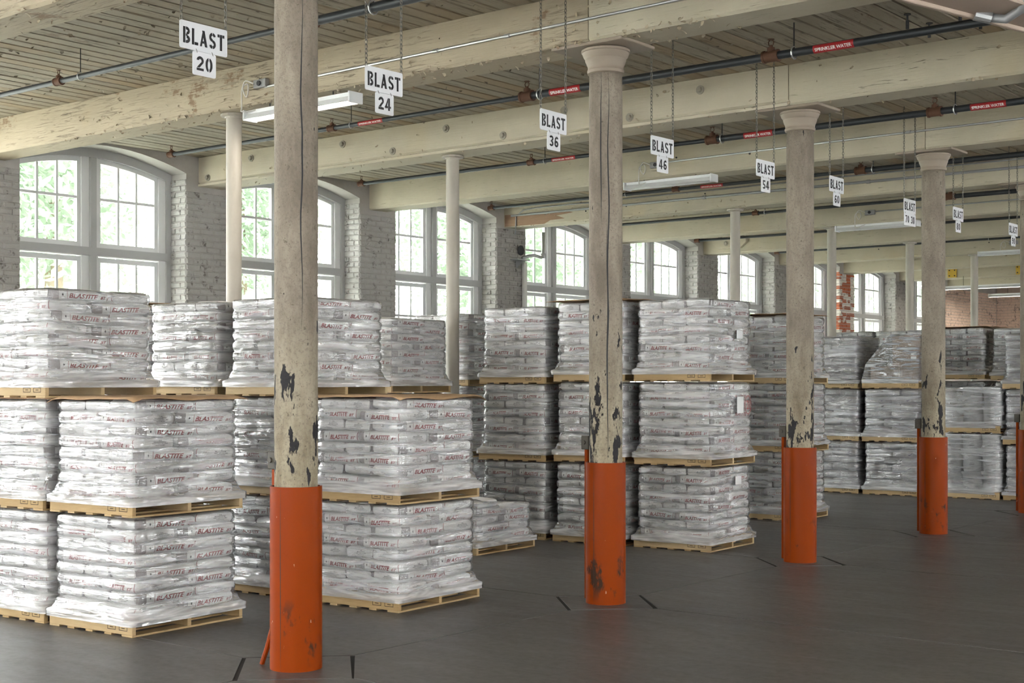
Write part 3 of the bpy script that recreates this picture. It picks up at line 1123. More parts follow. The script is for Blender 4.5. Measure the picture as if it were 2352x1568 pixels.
# ------------------------------------------------------------------ hanging signs
def seg(cx, cy, rx, ry, t, a0, a1, n=10):
    """thick arc as quads"""
    out = []
    for i in range(n):
        p = [math.radians(a0 + (a1 - a0) * (i + j) / n) for j in (0, 1)]
        out.append([(cx + rx * math.cos(p[0]), cy + ry * math.sin(p[0])), (cx + rx * math.cos(p[1]), cy + ry * math.sin(p[1])),
                    (cx + (rx - t) * math.cos(p[1]), cy + (ry - t) * math.sin(p[1])), (cx + (rx - t) * math.cos(p[0]), cy + (ry - t) * math.sin(p[0]))])
    return out


def rc(x0, y0, x1, y1):
    return [[(x0, y0), (x1, y0), (x1, y1), (x0, y1)]]


T = .19
GLY = {
    'B': rc(0, 0, .2, 1) + rc(.25, 0, .34, .17) + rc(.25, .83, .34, 1) + rc(.25, .43, .34, .58) + seg(.32, .755, .28, .245, .18, -90, 90) + seg(.32, .25, .31, .25, .19, -90, 90),
    'L': rc(0, 0, .2, 1) + rc(.24, 0, .56, .18),
    'A': [[(.20, 1), (.42, 1), (.68, 0), (.46, 0)]] + [[(0, 0), (.17, 0), (.31, .62), (.22, .84)]] + [[(.2, .2), (.38, .2), (.36, .34), (.24, .34)]],
    'S': seg(.31, .72, .3, .28, .18, 15, 82) + seg(.31, .72, .3, .28, .18, 98, 270) + seg(.31, .28, .3, .28, .18, -82, 90) + seg(.31, .28, .3, .28, .18, -165, -98),
    'T': rc(.22, 0, .42, 1) + rc(0, .82, .185, 1) + rc(.455, .82, .64, 1),
    '0': seg(.29, .5, .29, .5, T, 98, 262, 16) + seg(.33, .5, .29, .5, T, -82, 82, 16),
    '1': rc(.2, 0, .4, 1) + [[(.05, .72), (.2, .78), (.2, 1)]],
    '2': seg(.31, .7, .31, .3, T, -25, 175, 14) + [[(.02, .2), (.26, .2), (.6, .58), (.42, .62)]] + rc(0, 0, .62, .17),
    '3': seg(.29, .74, .3, .26, .18, -80, 160, 12) + seg(.29, .27, .31, .27, .18, -160, 80, 12) + rc(.2, .43, .36, .56),
    '4': rc(.36, 0, .55, 1) + [[(0, .26), (.16, .26), (.32, .72), (.32, 1)]] + rc(0, .2, .32, .36) + rc(.58, .2, .68, .36),
    '5': rc(.02, .46, .19, 1) + rc(.23, .83, .58, 1) + seg(.28, .3, .33, .3, T, -150, 110, 14),
    '6': seg(.31, .3, .3, .3, T, -88, 88, 10) + seg(.31, .3, .3, .3, T, 92, 268, 10) + [[(.01, .3), (.2, .3), (.22, .7), (.34, .84), (.3, 1), (.08, .8)]] + seg(.31, .72, .3, .28, .18, 15, 75, 5),
    '7': rc(0, .82, .62, 1) + [[(.14, 0), (.34, 0), (.6, .78), (.4, .78)]],
    '8': seg(.29, .74, .28, .26, .17, 95, 265, 10) + seg(.33, .74, .28, .26, .17, -85, 85, 10) + seg(.29, .27, .3, .27, .18, 95, 265, 10) + seg(.33, .27, .3, .27, .18, -85, 85, 10),
    '9': seg(.31, .7, .3, .3, T, 2, 178, 10) + seg(.31, .7, .3, .3, T, 182, 358, 10) + [[(.61, .7), (.42, .7), (.40, .3), (.28, .16), (.32, 0), (.54, .2)]] + seg(.31, .28, .3, .28, .18, 195, 255, 5),
}


def stencil(word, y0, y1, z0, z1, x):
    """stencil letters filling y0..y1, z0..z1, standing on the face at x (seen from +x: y runs to the right)"""
    adv = []
    w = 0
    for ch in word:
        cw = .42 if ch == ' ' else max(p[0] for poly in GLY[ch] for p in poly)
        adv.append((w, ch))
        w += cw + .17
    w -= .17
    mb = MB()
    for off, ch in adv:
        if ch == ' ':
            continue
        for poly in GLY[ch]:
            mb.prism([(y0 + (off + p) / w * (y1 - y0), z0 + q * (z1 - z0)) for p, q in poly], x, x + .0015, axis=0)
    return mb


def board(y0, y1, z0, z1, holes=(), r=.012):
    poly = []
    for cx, cy, a in ((y1 - r, z1 - r, 0), (y0 + r, z1 - r, 90), (y0 + r, z0 + r, 180), (y1 - r, z0 + r, 270)):
        for q in (0, 30, 60, 90):
            poly.append((cx + r * math.cos(math.radians(a + q)), cy + r * math.sin(math.radians(a + q))))
    return MB().prism(poly, -.003, .003, axis=0)


def chain(y, z0, z1, parent):
    mb = MB()
    n = int((z1 - z0) / .033)
    for i in range(n):
        zc = z0 + (z1 - z0) * (i + .5) / n
        pts = []
        for q in range(9):
            a = q * PI / 4
            u, w = .010 * math.cos(a), .022 * math.sin(a)
            pts.append((u, y, zc + w) if i % 2 else (0, y + u, zc + w))
        mb.tube(pts, .0032, 4)
    mb.build('chain', 'chain_steel', parent)


SIGNS = [('20', 5.68, 0, 'twenty'), ('24', 7.36, 0, 'twenty-four'), ('36', 9.46, 0, 'thirty-six'), ('46', 11.17, .005, 'forty-six'), ('54', 13.19, .03, 'fifty-four'),
         ('60', 14.9, .05, 'sixty'), ('70 30', 16.98, 0, 'seventy thirty'), ('80', 18.6, .05, 'eighty'), ('90', 20.74, .02, 'ninety')]
for num, y, dz, wd in SIGNS:
    s = thing('hanging_sign', 'white hanging sign with black stencilled number ' + wd + ' on its lower plate', 'sign', (-7.36, y, 4.16 + dz), R.uniform(-.03, .03), 'hanging signs above the stacks')
    board(0, .39, 0, .18).build('board', 'sign_white', s)
    stencil('BLAST', .025, .365, .035, .14, .003).build('lettering', 'stencil_black', s)
    if len(num) > 2:
        a, b = .01, .39
    else:
        a, b = .105, .295
    sub = board(a, b, -.157, -.002).build('number_plate', 'sign_white', s)
    m = (b - a) / 2 + a
    wn = .065 if len(num) == 2 else .15
    stencil(num, m - wn, m + wn, -.125, -.032, .003).build('number', 'stencil_black', sub)
    for yy in (.012, .378):
        chain(yy, .165, ZC - 4.16 - dz, s)
    for yy in (a + .03, b - .03):
        MB().tube([(.002, yy - .006, .012), (.006, yy, 0), (.002, yy + .006, -.012)], .002, 4).build('wire_tie', 'chain_steel', s)

# ------------------------------------------------------------------ pallets
PX, PY, PH = .52, .585, .135            # half sizes, height


def make_pallet():
    p = thing('pallet', 'p', 'pallet')
    top, st, bot = .018, .092, .016
    str_me = MB().cbox(-PX, PX, -.019, .019, bot, bot + st, .003).mesh('stringer', 'pallet_wood')
    for y in (-PY + .019, 0, PY - .019):
        s = obj('stringer', str_me, p, (0, y, 0))
        if y < 0:
            for a in (.22, .36):
                mb = MB()
                for (x0, x1, z0, z1) in ((a, a + .1, .045, .05), (a, a + .1, .08, .085), (a, a + .005, .045, .085), (a + .095, a + .1, .045, .085), (a + .03, a + .07, .062, .068)):
                    mb.box(x0, x1, -.0198, -.0192, z0, z1)
                mb.build('stamp', 'pallet_stamp', s)
    wid = [.14] + [.088] * 5 + [.14]
    wb = [.13, .088, .088, .088, .13]
    for ws, z0, z1 in ((wid, bot + st, PH - .009), (wb, 0, bot)):
        n = len(ws)
        for i, w in enumerate(ws):
            x = -PX + w / 2 + (2 * PX - w / 2 - ws[-1] / 2) * i / (n - 1) if n > 1 else 0
            me = MB().cbox(-w / 2, w / 2, -PY, PY, z0, z1, .002).mesh('deck_board', 'pallet_wood')
            obj('deck_board', me, p, (x, 0, 0))
    return p


PALLET = make_pallet()

# ------------------------------------------------------------------ bags
E1, E2 = 8.0, 4.6


def warp(p, seed):
    d = noise.noise_vector(Vector((p[0] * 1.6 + seed * 7.1, p[1] * 1.6 + seed * 3.3, p[2] * 1.1)))
    return (p[0] + d.x * .02, p[1] + d.y * .03, p[2] + d.z * .05)


def side_pt(x, z, lift=.012):
    """point on the long side (y < 0) of the unit bag; x, z in -1..1"""
    y = max(.0, (1 - abs(z) ** E2) ** (E1 / E2) - abs(x) ** E1) ** (1 / E1)
    return (x, -y - lift, z)


def end_pt(y, z, lift=.008):
    x = max(.0, (1 - abs(z) ** E2) ** (E1 / E2) - abs(y) ** E1) ** (1 / E1)
    return (x + lift, y, z)


def grid_rect(x0, x1, z0, z1, nx, nz):
    vs = [(x0 + (x1 - x0) * i / nx, z0 + (z1 - z0) * j / nz) for j in range(nz + 1) for i in range(nx + 1)]
    fs = [(j * (nx + 1) + i, j * (nx + 1) + i + 1, (j + 1) * (nx + 1) + i + 1, (j + 1) * (nx + 1) + i) for j in range(nz) for i in range(nx)]
    return vs, fs


ZS = [-.5, -.4, -.3, -.2, -.1, 0, .1, .2, .3, .4, .5]
side_fig = []
a, f = text_boxed('BLASTITE', -.32, .60, -.44, .26, shear=.35, bold=.03, spacing=1.0)
side_fig.append((*slice_flat(a, f, (), ZS), 1))
a, f = text_boxed('BT', .67, .88, -.44, -.02, shear=.35, bold=.03)
side_fig.append((*slice_flat(a, f, (), ZS), 1))
for q in (-.36, .93):
    side_fig.append((*grid_rect(q - .006, q + .006, -.62, .62, 1, 12), 1))
side_fig.append((*grid_rect(-.92, -.62, -.72, .72, 4, 12), 3))
side_fig.append(([(-.50, -.22), (-.47, 0), (-.50, .22), (-.53, 0)], [(0, 1, 2, 3)], 2))
end_fig = []
for body, x0, x1, z0, z1 in (('24', .16, .30, .30, .46), ('BLASTITE', -.06, .5, .06, .24), ('NET WT 50 LBS', -.12, .58, -.16, 0), ('22.7 KGS', .02, .44, -.36, -.22)):
    a, f = text_boxed(body, x0, x1, z0, z1, bold=.02, res=1)
    end_fig.append((*slice_flat(a, f, (), ZS), 2))


def bag_body(n=(10, 6, 6)):
    """unit puffy block in -1..1"""
    vs, fs, idx = [], [], {}

    def vert(p):
        key = tuple(round(q, 5) for q in p)
        if key not in idx:
            x, y, z = p
            k = ((abs(x) ** E1 + abs(y) ** E1) ** (E2 / E1) + abs(z) ** E2) ** (-1 / E2)
            idx[key] = len(vs)
            vs.append((x * k, y * k, z * k))
        return idx[key]
    for ax in range(3):
        u, w = [q for q in range(3) if q != ax]
        for s in (-1, 1):
            for i in range(n[u]):
                for j in range(n[w]):
                    c = []
                    for di, dj in ((0, 0), (1, 0), (1, 1), (0, 1)):
                        p = [0, 0, 0]
                        p[ax] = s
                        p[u] = math.sin(PI / 2 * (-1 + 2 * (i + di) / n[u]))
                        p[w] = math.sin(PI / 2 * (-1 + 2 * (j + dj) / n[w]))
                        c.append(vert(p))
                    fs.append(c)
    return vs, fs


BODY = bag_body((12, 8, 8))


def make_bag_mesh(seed, printed):
    mb = MB()
    vs = [warp(p, seed) for p in BODY[0]]
    mb.add([(x / 2, y / 2, z / 2) for x, y, z in vs], BODY[1], 0)
    nb = len(mb.f)
    if printed:
        for flip in (1, -1):
            for pts, fs, mi in side_fig:
                q = [warp(p, seed) for p in [(flip * P[0], flip * P[1], P[2]) for P in (side_pt(*c) for c in pts)]]
                mb.add([(x / 2, y / 2, z / 2) for x, y, z in q], fs, mi)
            for pts, fs, mi in end_fig:
                q = [warp(p, seed) for p in [(flip * P[0], flip * P[1], P[2]) for P in (end_pt(*c) for c in pts)]]
                mb.add([(x / 2, y / 2, z / 2) for x, y, z in q], fs, mi)
    else:
        for flip in (1, -1):
            for fn, x0, x1 in ((side_pt, .1, .62), (end_pt, -.4, .45)):
                for r0, r1, mi in (((x0, x1), (-.42, .38), 1),):
                    v, fs = grid_rect(*r0, *r1, 4, 8)
                    q = [warp(p, seed) for p in [(flip * P[0], flip * P[1], P[2]) for P in (fn(*c) for c in v)]]
                    mb.add([(x / 2, y / 2, z / 2) for x, y, z in q], fs, mi)
            if seed % 2 == 0:
                v, fs = [(.24, -.2), (.34, -.3), (.56, .22), (.52, .26), (.36, -.14), (.28, -.1)], [(0, 1, 4, 5), (1, 2, 3, 4)]
                v, fs = slice_flat(v, fs, (), ZS)
                q = [warp(p, seed) for p in [(flip * P[0], flip * P[1], P[2]) for P in (side_pt(c[0], c[1], .02) for c in v)]]
                mb.add([(x / 2, y / 2, z / 2) for x, y, z in q], fs, 2)
    me = bpy.data.meshes.new('bag')
    me.from_pydata(mb.v, [], mb.f)
    for m in (['bag_white', 'bag_red', 'bag_ink', 'bag_grey'] if printed else ['bag_plain', 'paper_label', 'pen_violet']):
        me.materials.append(M[m])
    me.polygons.foreach_set('material_index', mb.mi)
    me.polygons.foreach_set('use_smooth', [i < nb for i in range(len(mb.f))])
    return me


BAGS = [make_bag_mesh(s, True) for s in range(5)]
BAGS_PLAIN = [make_bag_mesh(s + 20, False) for s in range(4)]
HX, HY = .485, .54                        # half sizes of the bag load


def load_film(layers, pitch, seed, mat, slump=0.0):
    r = random.Random(seed)
    n_side = 16
    top = PH + layers * pitch
    zs = [(PH - .05, 2), (PH - .02, 2), (PH + .006, 2), (PH + .025, .55), (PH + .05, .28), (PH + .08, .12)]
    z = PH + .11
    while z < top - .01:
        zs.append((z, 0))
        z += pitch / 6
    zs += [(top - .006, 0), (top + .003, -1), (top + .005, -2)]
    vs = []
    m = 4 * n_side
    for (z, st) in zs:
        ph = ((z - PH) / pitch) % 1.0
        prof = (1 - abs(2 * ph - 1) ** E2) ** (1 / E2) if st == 0 else .9
        for i in range(m):
            s, q = divmod(i, n_side)
            w = -1 + 2 * (q / n_side)
            w = math.sin(PI / 2 * w) * .35 + w * .65
            p = [(w, -1), (1, w), (-w, 1), (-1, -w)][s]
            e = 11.0 if st <= 0 else 14.0 if st < 1 else 30.0
            k = (abs(p[0]) ** e + abs(p[1]) ** e) ** (-1 / e)
            f = st if st > 0 else 0
            f = min(1, f)
            hx, hy = HX + (PX + .006 - HX) * f, HY + (PY + .006 - HY) * f
            off = .030 - min(.014, (1 - prof) * .08) * (1 if st == 0 else 0)
            nv = noise.noise_vector(Vector((p[0] * 2.2 + seed * 5.3, p[1] * 2.2, z * 5.5)))
            nf = noise.noise(Vector((p[0] * 5 + seed, p[1] * 5, z * 14)))
            amp = .010 if st == 0 else .003
            if st < 0:
                hx, hy, off = hx - .05 * -st, hy - .05 * -st, 0
            zz = z
            if slump and z > PH + .2:
                zz = z - slump * (z - PH - .2) / (top - PH) * (1 + p[1]) * .5
            vs.append((p[0] * k * (hx + off + nv.x * amp + nf * .005 * (st == 0)), p[1] * k * (hy + off + nv.y * amp + nf * .005 * (st == 0)), zz + (nv.z * .008 if st == 0 else 0)))
    fs = []
    for j in range(len(zs) - 1):
        for i in range(m):
            fs.append((j * m + i, j * m + (i + 1) % m, (j + 1) * m + (i + 1) % m, (j + 1) * m + i))
    mb = MB()
    mb.add(vs, fs)
    return mb.mesh('stretch_film', mat, True)


def make_load(layers, pitch, printed, seed, mat='film_clear', slump=0.0):
    r = random.Random(seed)
    root = thing('wrapped_bag_load' if printed else 'wrapped_sack_load', 'x', 'pallet load')
    bags = BAGS if printed else BAGS_PLAIN
    la, wb = 2 * HY * .6, 2 * HY * .4
    for j in range(layers):
        z = PH + pitch * (j + .5)
        rowy = [(-HX + 2 * HX * (i + .5) / 3, 'y') for i in range(3)]
        rowx = [(-HX + 2 * HX * (i + .5) / 2, 'x') for i in range(2)]
        front, back = (rowx, rowy) if j % 2 == 0 else (rowy, rowx)
        for items, near in ((front, True), (back, False)):
            for x, d in items:
                depth = wb if d == 'x' else la
                y = (-HY + depth / 2) if near else (HY - depth / 2)
                o = obj('bag', r.choice(bags), root)
                jx, jy = r.uniform(-.012, .006), r.uniform(-.006, .010)
                dz = r.uniform(-.004, .004)
                if slump and y > 0 and j >= layers - 2:
                    dz = -.05 * (j - layers + 3)
                o.location = (x + jx * (1 if x > 0 else -1), y + jy * (-1 if y > 0 else 1), z + dz)
                rot = 0 if d == 'x' else PI / 2
                o.rotation_euler = (r.uniform(-.06, .06), r.uniform(-.04, .04), rot + r.uniform(-.04, .04))
                if d == 'x':
                    o.scale = (HX * 1.0, wb * 1.02, pitch * 1.14)
                else:
                    o.scale = (la * 1.0, 2 * HX / 3 * 1.02, pitch * 1.14)
    obj('stretch_film', load_film(layers, pitch, seed, mat, slump), root)
    return root


PROTO = {
    'a': [make_load(8, .0985, True, s) for s in (1, 2, 3)],
    'b': [make_load(8, .1065, True, s) for s in (4, 5, 6)],
    'c': [make_load(6, .133, False, s, 'film_thick') for s in (7, 8)],
    'low': [make_load(5, .0985, True, 9, 'film_clear', .13)],
}

# pails
pail_b = MB().lathe([(.001, 0), (.145, 0), (.15, .01), (.172, .285), (.178, .29), (.178, .3), (.172, .305)], 22, caps=False).mesh('pail', 'pail_white', 40)
pail_l = MB().lathe([(.186, .285), (.188, .305), (.188, .32), (.178, .33), (.17, .322), (.001, .322)], 22, caps=False).mesh('lid', 'pail_white', 40)
ph = MB().tube([(.182 * math.cos(q), .182 * math.sin(q) - .0, .27 - .13 * math.sin(q * 1.0)) for q in [PI + PI * i / 12 for i in range(13)]], .004, 5).mesh('bail_handle', 'galvanised')
pm = MB()
for i, (w, h) in enumerate(((.07, .008), (.05, .006), (.08, .014))):
    for j in range(4):
        a0, a1 = -PI / 2 - .5 * w / .16 + w / .16 * j / 4, -PI / 2 - .5 * w / .16 + w / .16 * (j + 1) / 4
        z0 = .2 - i * .035
        rr = .145 + .027 * z0 / .285 + .004
        pm.add([(rr * math.cos(q), rr * math.sin(q), zz) for q, zz in ((a0, z0), (a1, z0), (a1, z0 + h), (a0, z0 + h))], [(0, 1, 2, 3)])
pail_t = pm.mesh('print', 'bag_grey')


def add_pail(root, x, y, z, rz):
    p = obj('pail', pail_b, root, (x, y, z), (0, 0, rz))
    obj('lid', pail_l, p)
    obj('bail_handle', ph, p, None, (0, 0, 1.1 + R.uniform(-.3, .3)))
    obj('print', pail_t, p)


def pail_film(hx, hy, z0, z1, seed):
    mb = MB()
    vs, fs, m = [], [], 40
    zs = [PH - .05, PH + .01] + [z0 + (z1 - z0) * i / 10 for i in range(11)]
    for j, z in enumerate(zs):
        for i in range(m):
            a = 2 * PI * i / m
            p = (math.cos(a), math.sin(a))
            e = 30 if j < 2 else 9
            k = (abs(p[0]) ** e + abs(p[1]) ** e) ** (-1 / e)
            bx, by = (PX + .006, PY + .006) if j < 2 else (hx, hy)
            nv = noise.noise_vector(Vector((p[0] * 3 + seed, p[1] * 3, z * 6)))
            vs.append((p[0] * k * (bx + nv.x * .006), p[1] * k * (by + nv.y * .006), z))
    for j in range(len(zs) - 1):
        for i in range(m):
            fs.append((j * m + i, j * m + (i + 1) % m, (j + 1) * m + (i + 1) % m, (j + 1) * m + i))
    mb.add(vs, fs)
    return mb.mesh('stretch_film', 'film_clear', True)


def make_pails(grid):
    root = thing('wrapped_pail_load', 'x', 'pallet load')
    n = 0
    for j, spots in enumerate(grid):
        for ix, iy in spots:
            add_pail(root, (ix - 1) * .345, (iy - 1) * .385, PH + .322 * j, R.uniform(-.3, .3))
        n = j + 1
    obj('stretch_film', pail_film(PX + .03, PY + .008, PH + .02, PH + .322 * n - .01, n), root)
    return root


ALL9 = [(i, j) for i in range(3) for j in range(3)]
FACE7 = [(i, j) for i in range(3) for j in range(3) if not (i == 0 and j == 2)]


def make_carton():
    root = thing('wrapped_carton_load', 'x', 'pallet load')
    bx = MB().cbox(-.02, .50, -.42, .5, PH, PH + .80, .006).build('carton', 'carton', root)
    MB().box(.32, .42, -.4215, -.42, PH + .45, PH + .52).build('label', 'paper_label', bx)
    MB().box(.32, .42, -.4215, -.42, PH + .36, PH + .43).build('label', 'paper_label', bx)
    MB().cbox(-.42, .12, -.45, .45, PH, PH + .26, .01).build('lower_carton', 'carton', root)
    # film drawn from the carton's top down to the pallet edge
    prof = [(-PX - .004, PH - .04), (-PX - .004, PH + .02), (-.47, PH + .30), (-.22, PH + .60), (-.05, PH + .80), (.0, PH + .83), (.515, PH + .82), (.52, PH + .4), (PX + .004, PH + .02), (PX + .004, PH - .04)]
    vs, fs = [], []
    ny = 10
    for (x, z) in prof:
        for j in range(ny + 1):
            y = -PY - .004 + (2 * PY + .008) * j / ny
            yy = y if z < PH + .1 else y * .90
            nv = noise.noise_vector(Vector((x * 5, y * 5, z * 5)))
            vs.append((x + nv.x * .012, yy, z + nv.z * .012))
    for i in range(len(prof) - 1):
        for j in range(ny):
            fs.append((i * (ny + 1) + j, i * (ny + 1) + j + 1, (i + 1) * (ny + 1) + j + 1, (i + 1) * (ny + 1) + j))
    for j in (0, ny):
        fs.append(tuple(i * (ny + 1) + j for i in range(len(prof))))
    mb = MB()
    mb.add(vs, fs)
    mb.build('stretch_film', 'film_thick', root, 50)
    return root


PROTO['pail3'] = [make_pails([FACE7, FACE7, FACE7])]
PROTO['pail2'] = [make_pails([FACE7, [(1, 0), (2, 0), (1, 1), (2, 1)]])]
PROTO['carton'] = [make_carton()]


def sheet(label, x, y, z, rz, ax0, ax1, ay0, ay1, seed, droop=.05, mat='cardboard', wave=1.0):
    """warped cardboard sheet over a load"""
    mb = MB()
    nx, ny = 14, 14
    vs = []
    for s in (0, 1):
        for j in range(ny + 1):
            for i in range(nx + 1):
                px, py = ax0 + (ax1 - ax0) * i / nx, ay0 + (ay1 - ay0) * j / ny
                ox, oy = max(0, abs(px) - HX), max(0, abs(py) - HY)
                zz = noise.noise(Vector((px * 2.4 + seed, py * 2.4, seed))) * .010 * wave + .014 * wave - droop * (ox + oy) * 3 + noise.noise(Vector((px * 3 + seed, py * 3, 5))) * .3 * (ox + oy)
                vs.append((px, py, zz + s * .005))
    N = (nx + 1) * (ny + 1)
    fs = []
    for j in range(ny):
        for i in range(nx):
            q = (j * (nx + 1) + i, j * (nx + 1) + i + 1, (j + 1) * (nx + 1) + i + 1, (j + 1) * (nx + 1) + i)
            fs += [q[::-1], tuple(k + N for k in q)]
    rim = [i for i in range(nx + 1)] + [(j + 1) * (nx + 1) - 1 for j in range(1, ny + 1)] + [ny * (nx + 1) + i for i in range(nx - 1, -1, -1)] + [j * (nx + 1) for j in range(ny - 1, 0, -1)]
    for i in range(len(rim)):
        a, b = rim[i], rim[(i + 1) % len(rim)]
        fs.append((a, b, b + N, a + N))
    mb.add(vs, fs)
    o = mb.build('cardboard_sheet', mat, None, True)
    o.location = (x, y, z)
    o.rotation_euler = (0, 0, rz)
    return tag(o, label, 'cardboard', 'cardboard sheets on the loads')


GROUP = {'a': 'wrapped loads of printed bags', 'b': 'wrapped loads of printed bags', 'low': 'wrapped loads of printed bags', 'c': 'wrapped loads of plain sacks',
         'pail3': 'wrapped loads of white pails', 'pail2': 'wrapped loads of white pails', 'carton': None}
WHAT = {'a': 'film-wrapped red-printed white bags', 'b': 'film-wrapped red-printed white bags', 'low': 'short film-wrapped load of five bag layers', 'c': 'grey film-wrapped sacks with paper labels',
        'pail3': 'film-wrapped white pails three rows high', 'pail2': 'film-wrapped white pails two rows high', 'carton': 'brown carton under sloping stretch film'}
count = {}


def stack(desc, cx, cy, rot, kinds, tier, fine=.012):
    """pallets and loads one on the other; (cx, cy) is the corner that points down the aisle"""
    t0 = math.radians(rot)
    names = ['bottom', 'middle', 'top'] if len(kinds) == 3 else ['lower', 'upper'] if len(kinds) == 2 else ['only']
    out = []
    for i, k in enumerate(kinds):
        rz = t0 + (R.uniform(-.012, .012) if i else 0)
        ex, ey = PX, -PY
        x = cx - (math.cos(rz) * ex - math.sin(rz) * ey) + (R.uniform(-fine, fine) if i else 0)
        y = cy - (math.sin(rz) * ex + math.cos(rz) * ey) + (R.uniform(-fine, fine) if i else 0)
        z = tier * i
        p = copy_tree(PALLET)
        p.location, p.rotation_euler = (x, y, z), (0, 0, rz)
        tag(p, 'wooden pallet under the %s load of the %s' % (names[i], desc) if len(kinds) > 1 else 'wooden pallet under the ' + desc, 'pallet', 'wooden pallets')
        n = count.get(k, 0)
        count[k] = n + 1
        L = copy_tree(PROTO[k][n % len(PROTO[k])])
        L.location, L.rotation_euler = (x, y, z), (0, 0, rz)
        lab = WHAT[k] + (', %s of the %s' % (names[i], desc) if len(kinds) > 1 else ', ' + desc)
        tag(L, lab, 'pallet load', GROUP[k])
        out.append((x, y, z, rz))
    return out


ST = {}
ST['S1'] = stack('stack cut by the left edge', -10.34, 6.60, 3.5, 'aaa', .935)
ST['S2'] = stack('front stack left of the first column', -9.22, 6.66, 3.5, 'aa', .935)
ST['L2z'] = stack('stack behind the leftmost top load', -11.98, 8.85, 3, 'aaa', .935)
ST['L2a'] = stack('stack behind the front cardboard-topped stack', -10.85, 8.80, 3, 'aaa', .935)
ST['L2b'] = stack('stack behind the first guarded column', -9.60, 8.80, 3, 'aaa', .935)
ST['L2c'] = stack('front stack right of the first column', -8.42, 8.83, 3.5, 'aa', .935)
ST['T3d'] = stack('stack behind the right cardboard-topped stack', -11.90, 12.34, 3, 'aaa', .935)
ST['low'] = stack('load on the floor beside the right front stack', -10.51, 12.32, 3, ['low'], .935)
ST['T3e'] = stack('stack behind the grey pipe column', -12.5, 14.46, 3, 'bbb', .975)
ST['L4a'] = stack('stack left of the second guarded column', -10.88, 14.08, 3, 'bbb', .99)
ST['L4b'] = stack('stack behind the second guarded column', -9.72, 14.14, 3, 'bbb', 1.005)
ST['A'] = stack('tall stack between second and third columns', -8.57, 14.27, 3.5, 'bbb', 1.005)
ST['L5'] = stack('stack behind the third guarded column', -9.55, 18.2, 2, 'bbb', .99)
ST['L6a'] = stack('stack just past the third column', -11.05, 23.5, 2, 'ccc', .945)
ST['L6b'] = stack('stack left of the fourth column', -9.93, 23.55, 2, ['c', 'c', 'carton'], .945)
ST['P'] = stack('pail stack right of the fourth column', -8.58, 23.72, 2, ['pail3', 'pail2'], 1.13)
ST['R'] = stack('stack cut by the fifth column', -7.50, 23.82, 2, 'ccc', .945)
ST['L7a'] = stack('far stack seen over the grey sacks', -12.18, 26.6, 2, 'bbb', 1.02)
ST['L7b'] = stack('far stack behind the brown carton', -11.10, 26.55, 2, 'bbb', 1.02)
ST['L7c'] = stack('far stack behind the white pails', -9.88, 26.55, 2, 'bbb', 1.03)
ST['L7d'] = stack('far stack behind the fifth column', -8.72, 26.6, 2, 'bbb', 1.02)
for k in list(PROTO.values()):
    for o in k:
        drop_tree(o)
drop_tree(PALLET)

HT = PH + 8 * .0985 + .012


def on(key, i, label, sx, sy, seed, droop=.05, h=HT, wave=1.0):
    x, y, z, rz = ST[key][i]
    return sheet(label, x, y, z + h, rz, -sx[0], sx[1], -sy[0], sy[1], seed, droop, 'cardboard', wave)


on('S2', 1, 'bent brown cardboard sheet on the front stack left of the first column', (.54, .55), (.60, .62), 1.0, .13)
on('L2c', 1, 'bent brown cardboard sheet on the front stack right of the first column', (.54, .56), (.60, .64), 4.0, .11)
on('S1', 1, 'cardboard sheet pinched under the leftmost top pallet', (.5, .58), (.56, .66), 7.0, .03, .935 - .007, .08)
on('L2z', 2, 'dark edged cardboard sheet on the half hidden top load', (.52, .52), (.56, .56), 9.0, .02)
on('L4b', 2, 'cardboard sheet on the top load behind the second guarded column', (.62, .55), (.60, .60), 12.0, .02, PH + 8 * .1065 + .012)
on('L5', 2, 'cardboard sheet on the top load behind the third guarded column', (.53, .53), (.58, .58), 15.0, .02, PH + 8 * .1065 + .012)
on('L7c', 2, 'cardboard sheet on the far top load behind the white pails', (.55, .6), (.6, .6), 17.0, .02, PH + 8 * .1065 + .012)

# paper labels and a red marker number on the tall stack's loads
loadA = sorted([o for o in C.objects if o.parent is None and 'tall stack between' in o.get('label', '') and o.name.startswith('wrapped')], key=lambda o: o.location.z)
for o, y0, y1, z0, z1 in ((loadA[0], .05, .21, .76, .86), (loadA[1], .08, .25, .62, .82), (loadA[2], .08, .24, .52, .62)):
    MB().box(HX + .044, HX + .046, y0, y1, z0, z1).build('paper_label', 'paper_label', o)
mb = MB()
for poly in seg(0, 0, .085, .115, .007, 0, 360, 22):
    mb.prism([(p + .37, q + .72) for p, q in poly], HX + .044, HX + .046, axis=0)
tv, tf = text_boxed('21', .335, .405, .665, .775)
mb.add([(HX + .046, p, q) for p, q in tv], tf)
mb.build('marker_number', 'label_red', loadA[1])

# loose tail of film at the front stack's upper pallet
x, y, z, rz = ST['S2'][1]
mb = MB()
vs, fs = [], []
n = 12
for i in range(n + 1):
    u = i / n
    for s in (-1, 0, 1):
        vs.append((-.53 - .06 * u + .03 * math.sin(u * 9) + s * .025, -.56 - .05 * math.sin(u * 5) + s * .012 * math.cos(u * 8), .36 - .30 * u + .03 * math.cos(u * 11 + s)))
for i in range(n):
    for s in (0, 1):
        fs.append((i * 3 + s, i * 3 + s + 1, i * 3 + s + 4, i * 3 + s + 3))
mb.add(vs, fs)
o = mb.build('film_tail', 'film_thick', None, True)
o.location, o.rotation_euler = (x, y, z), (0, 0, rz)
tag(o, 'loose hanging tail of stretch film at the front upper pallet corner', 'film')

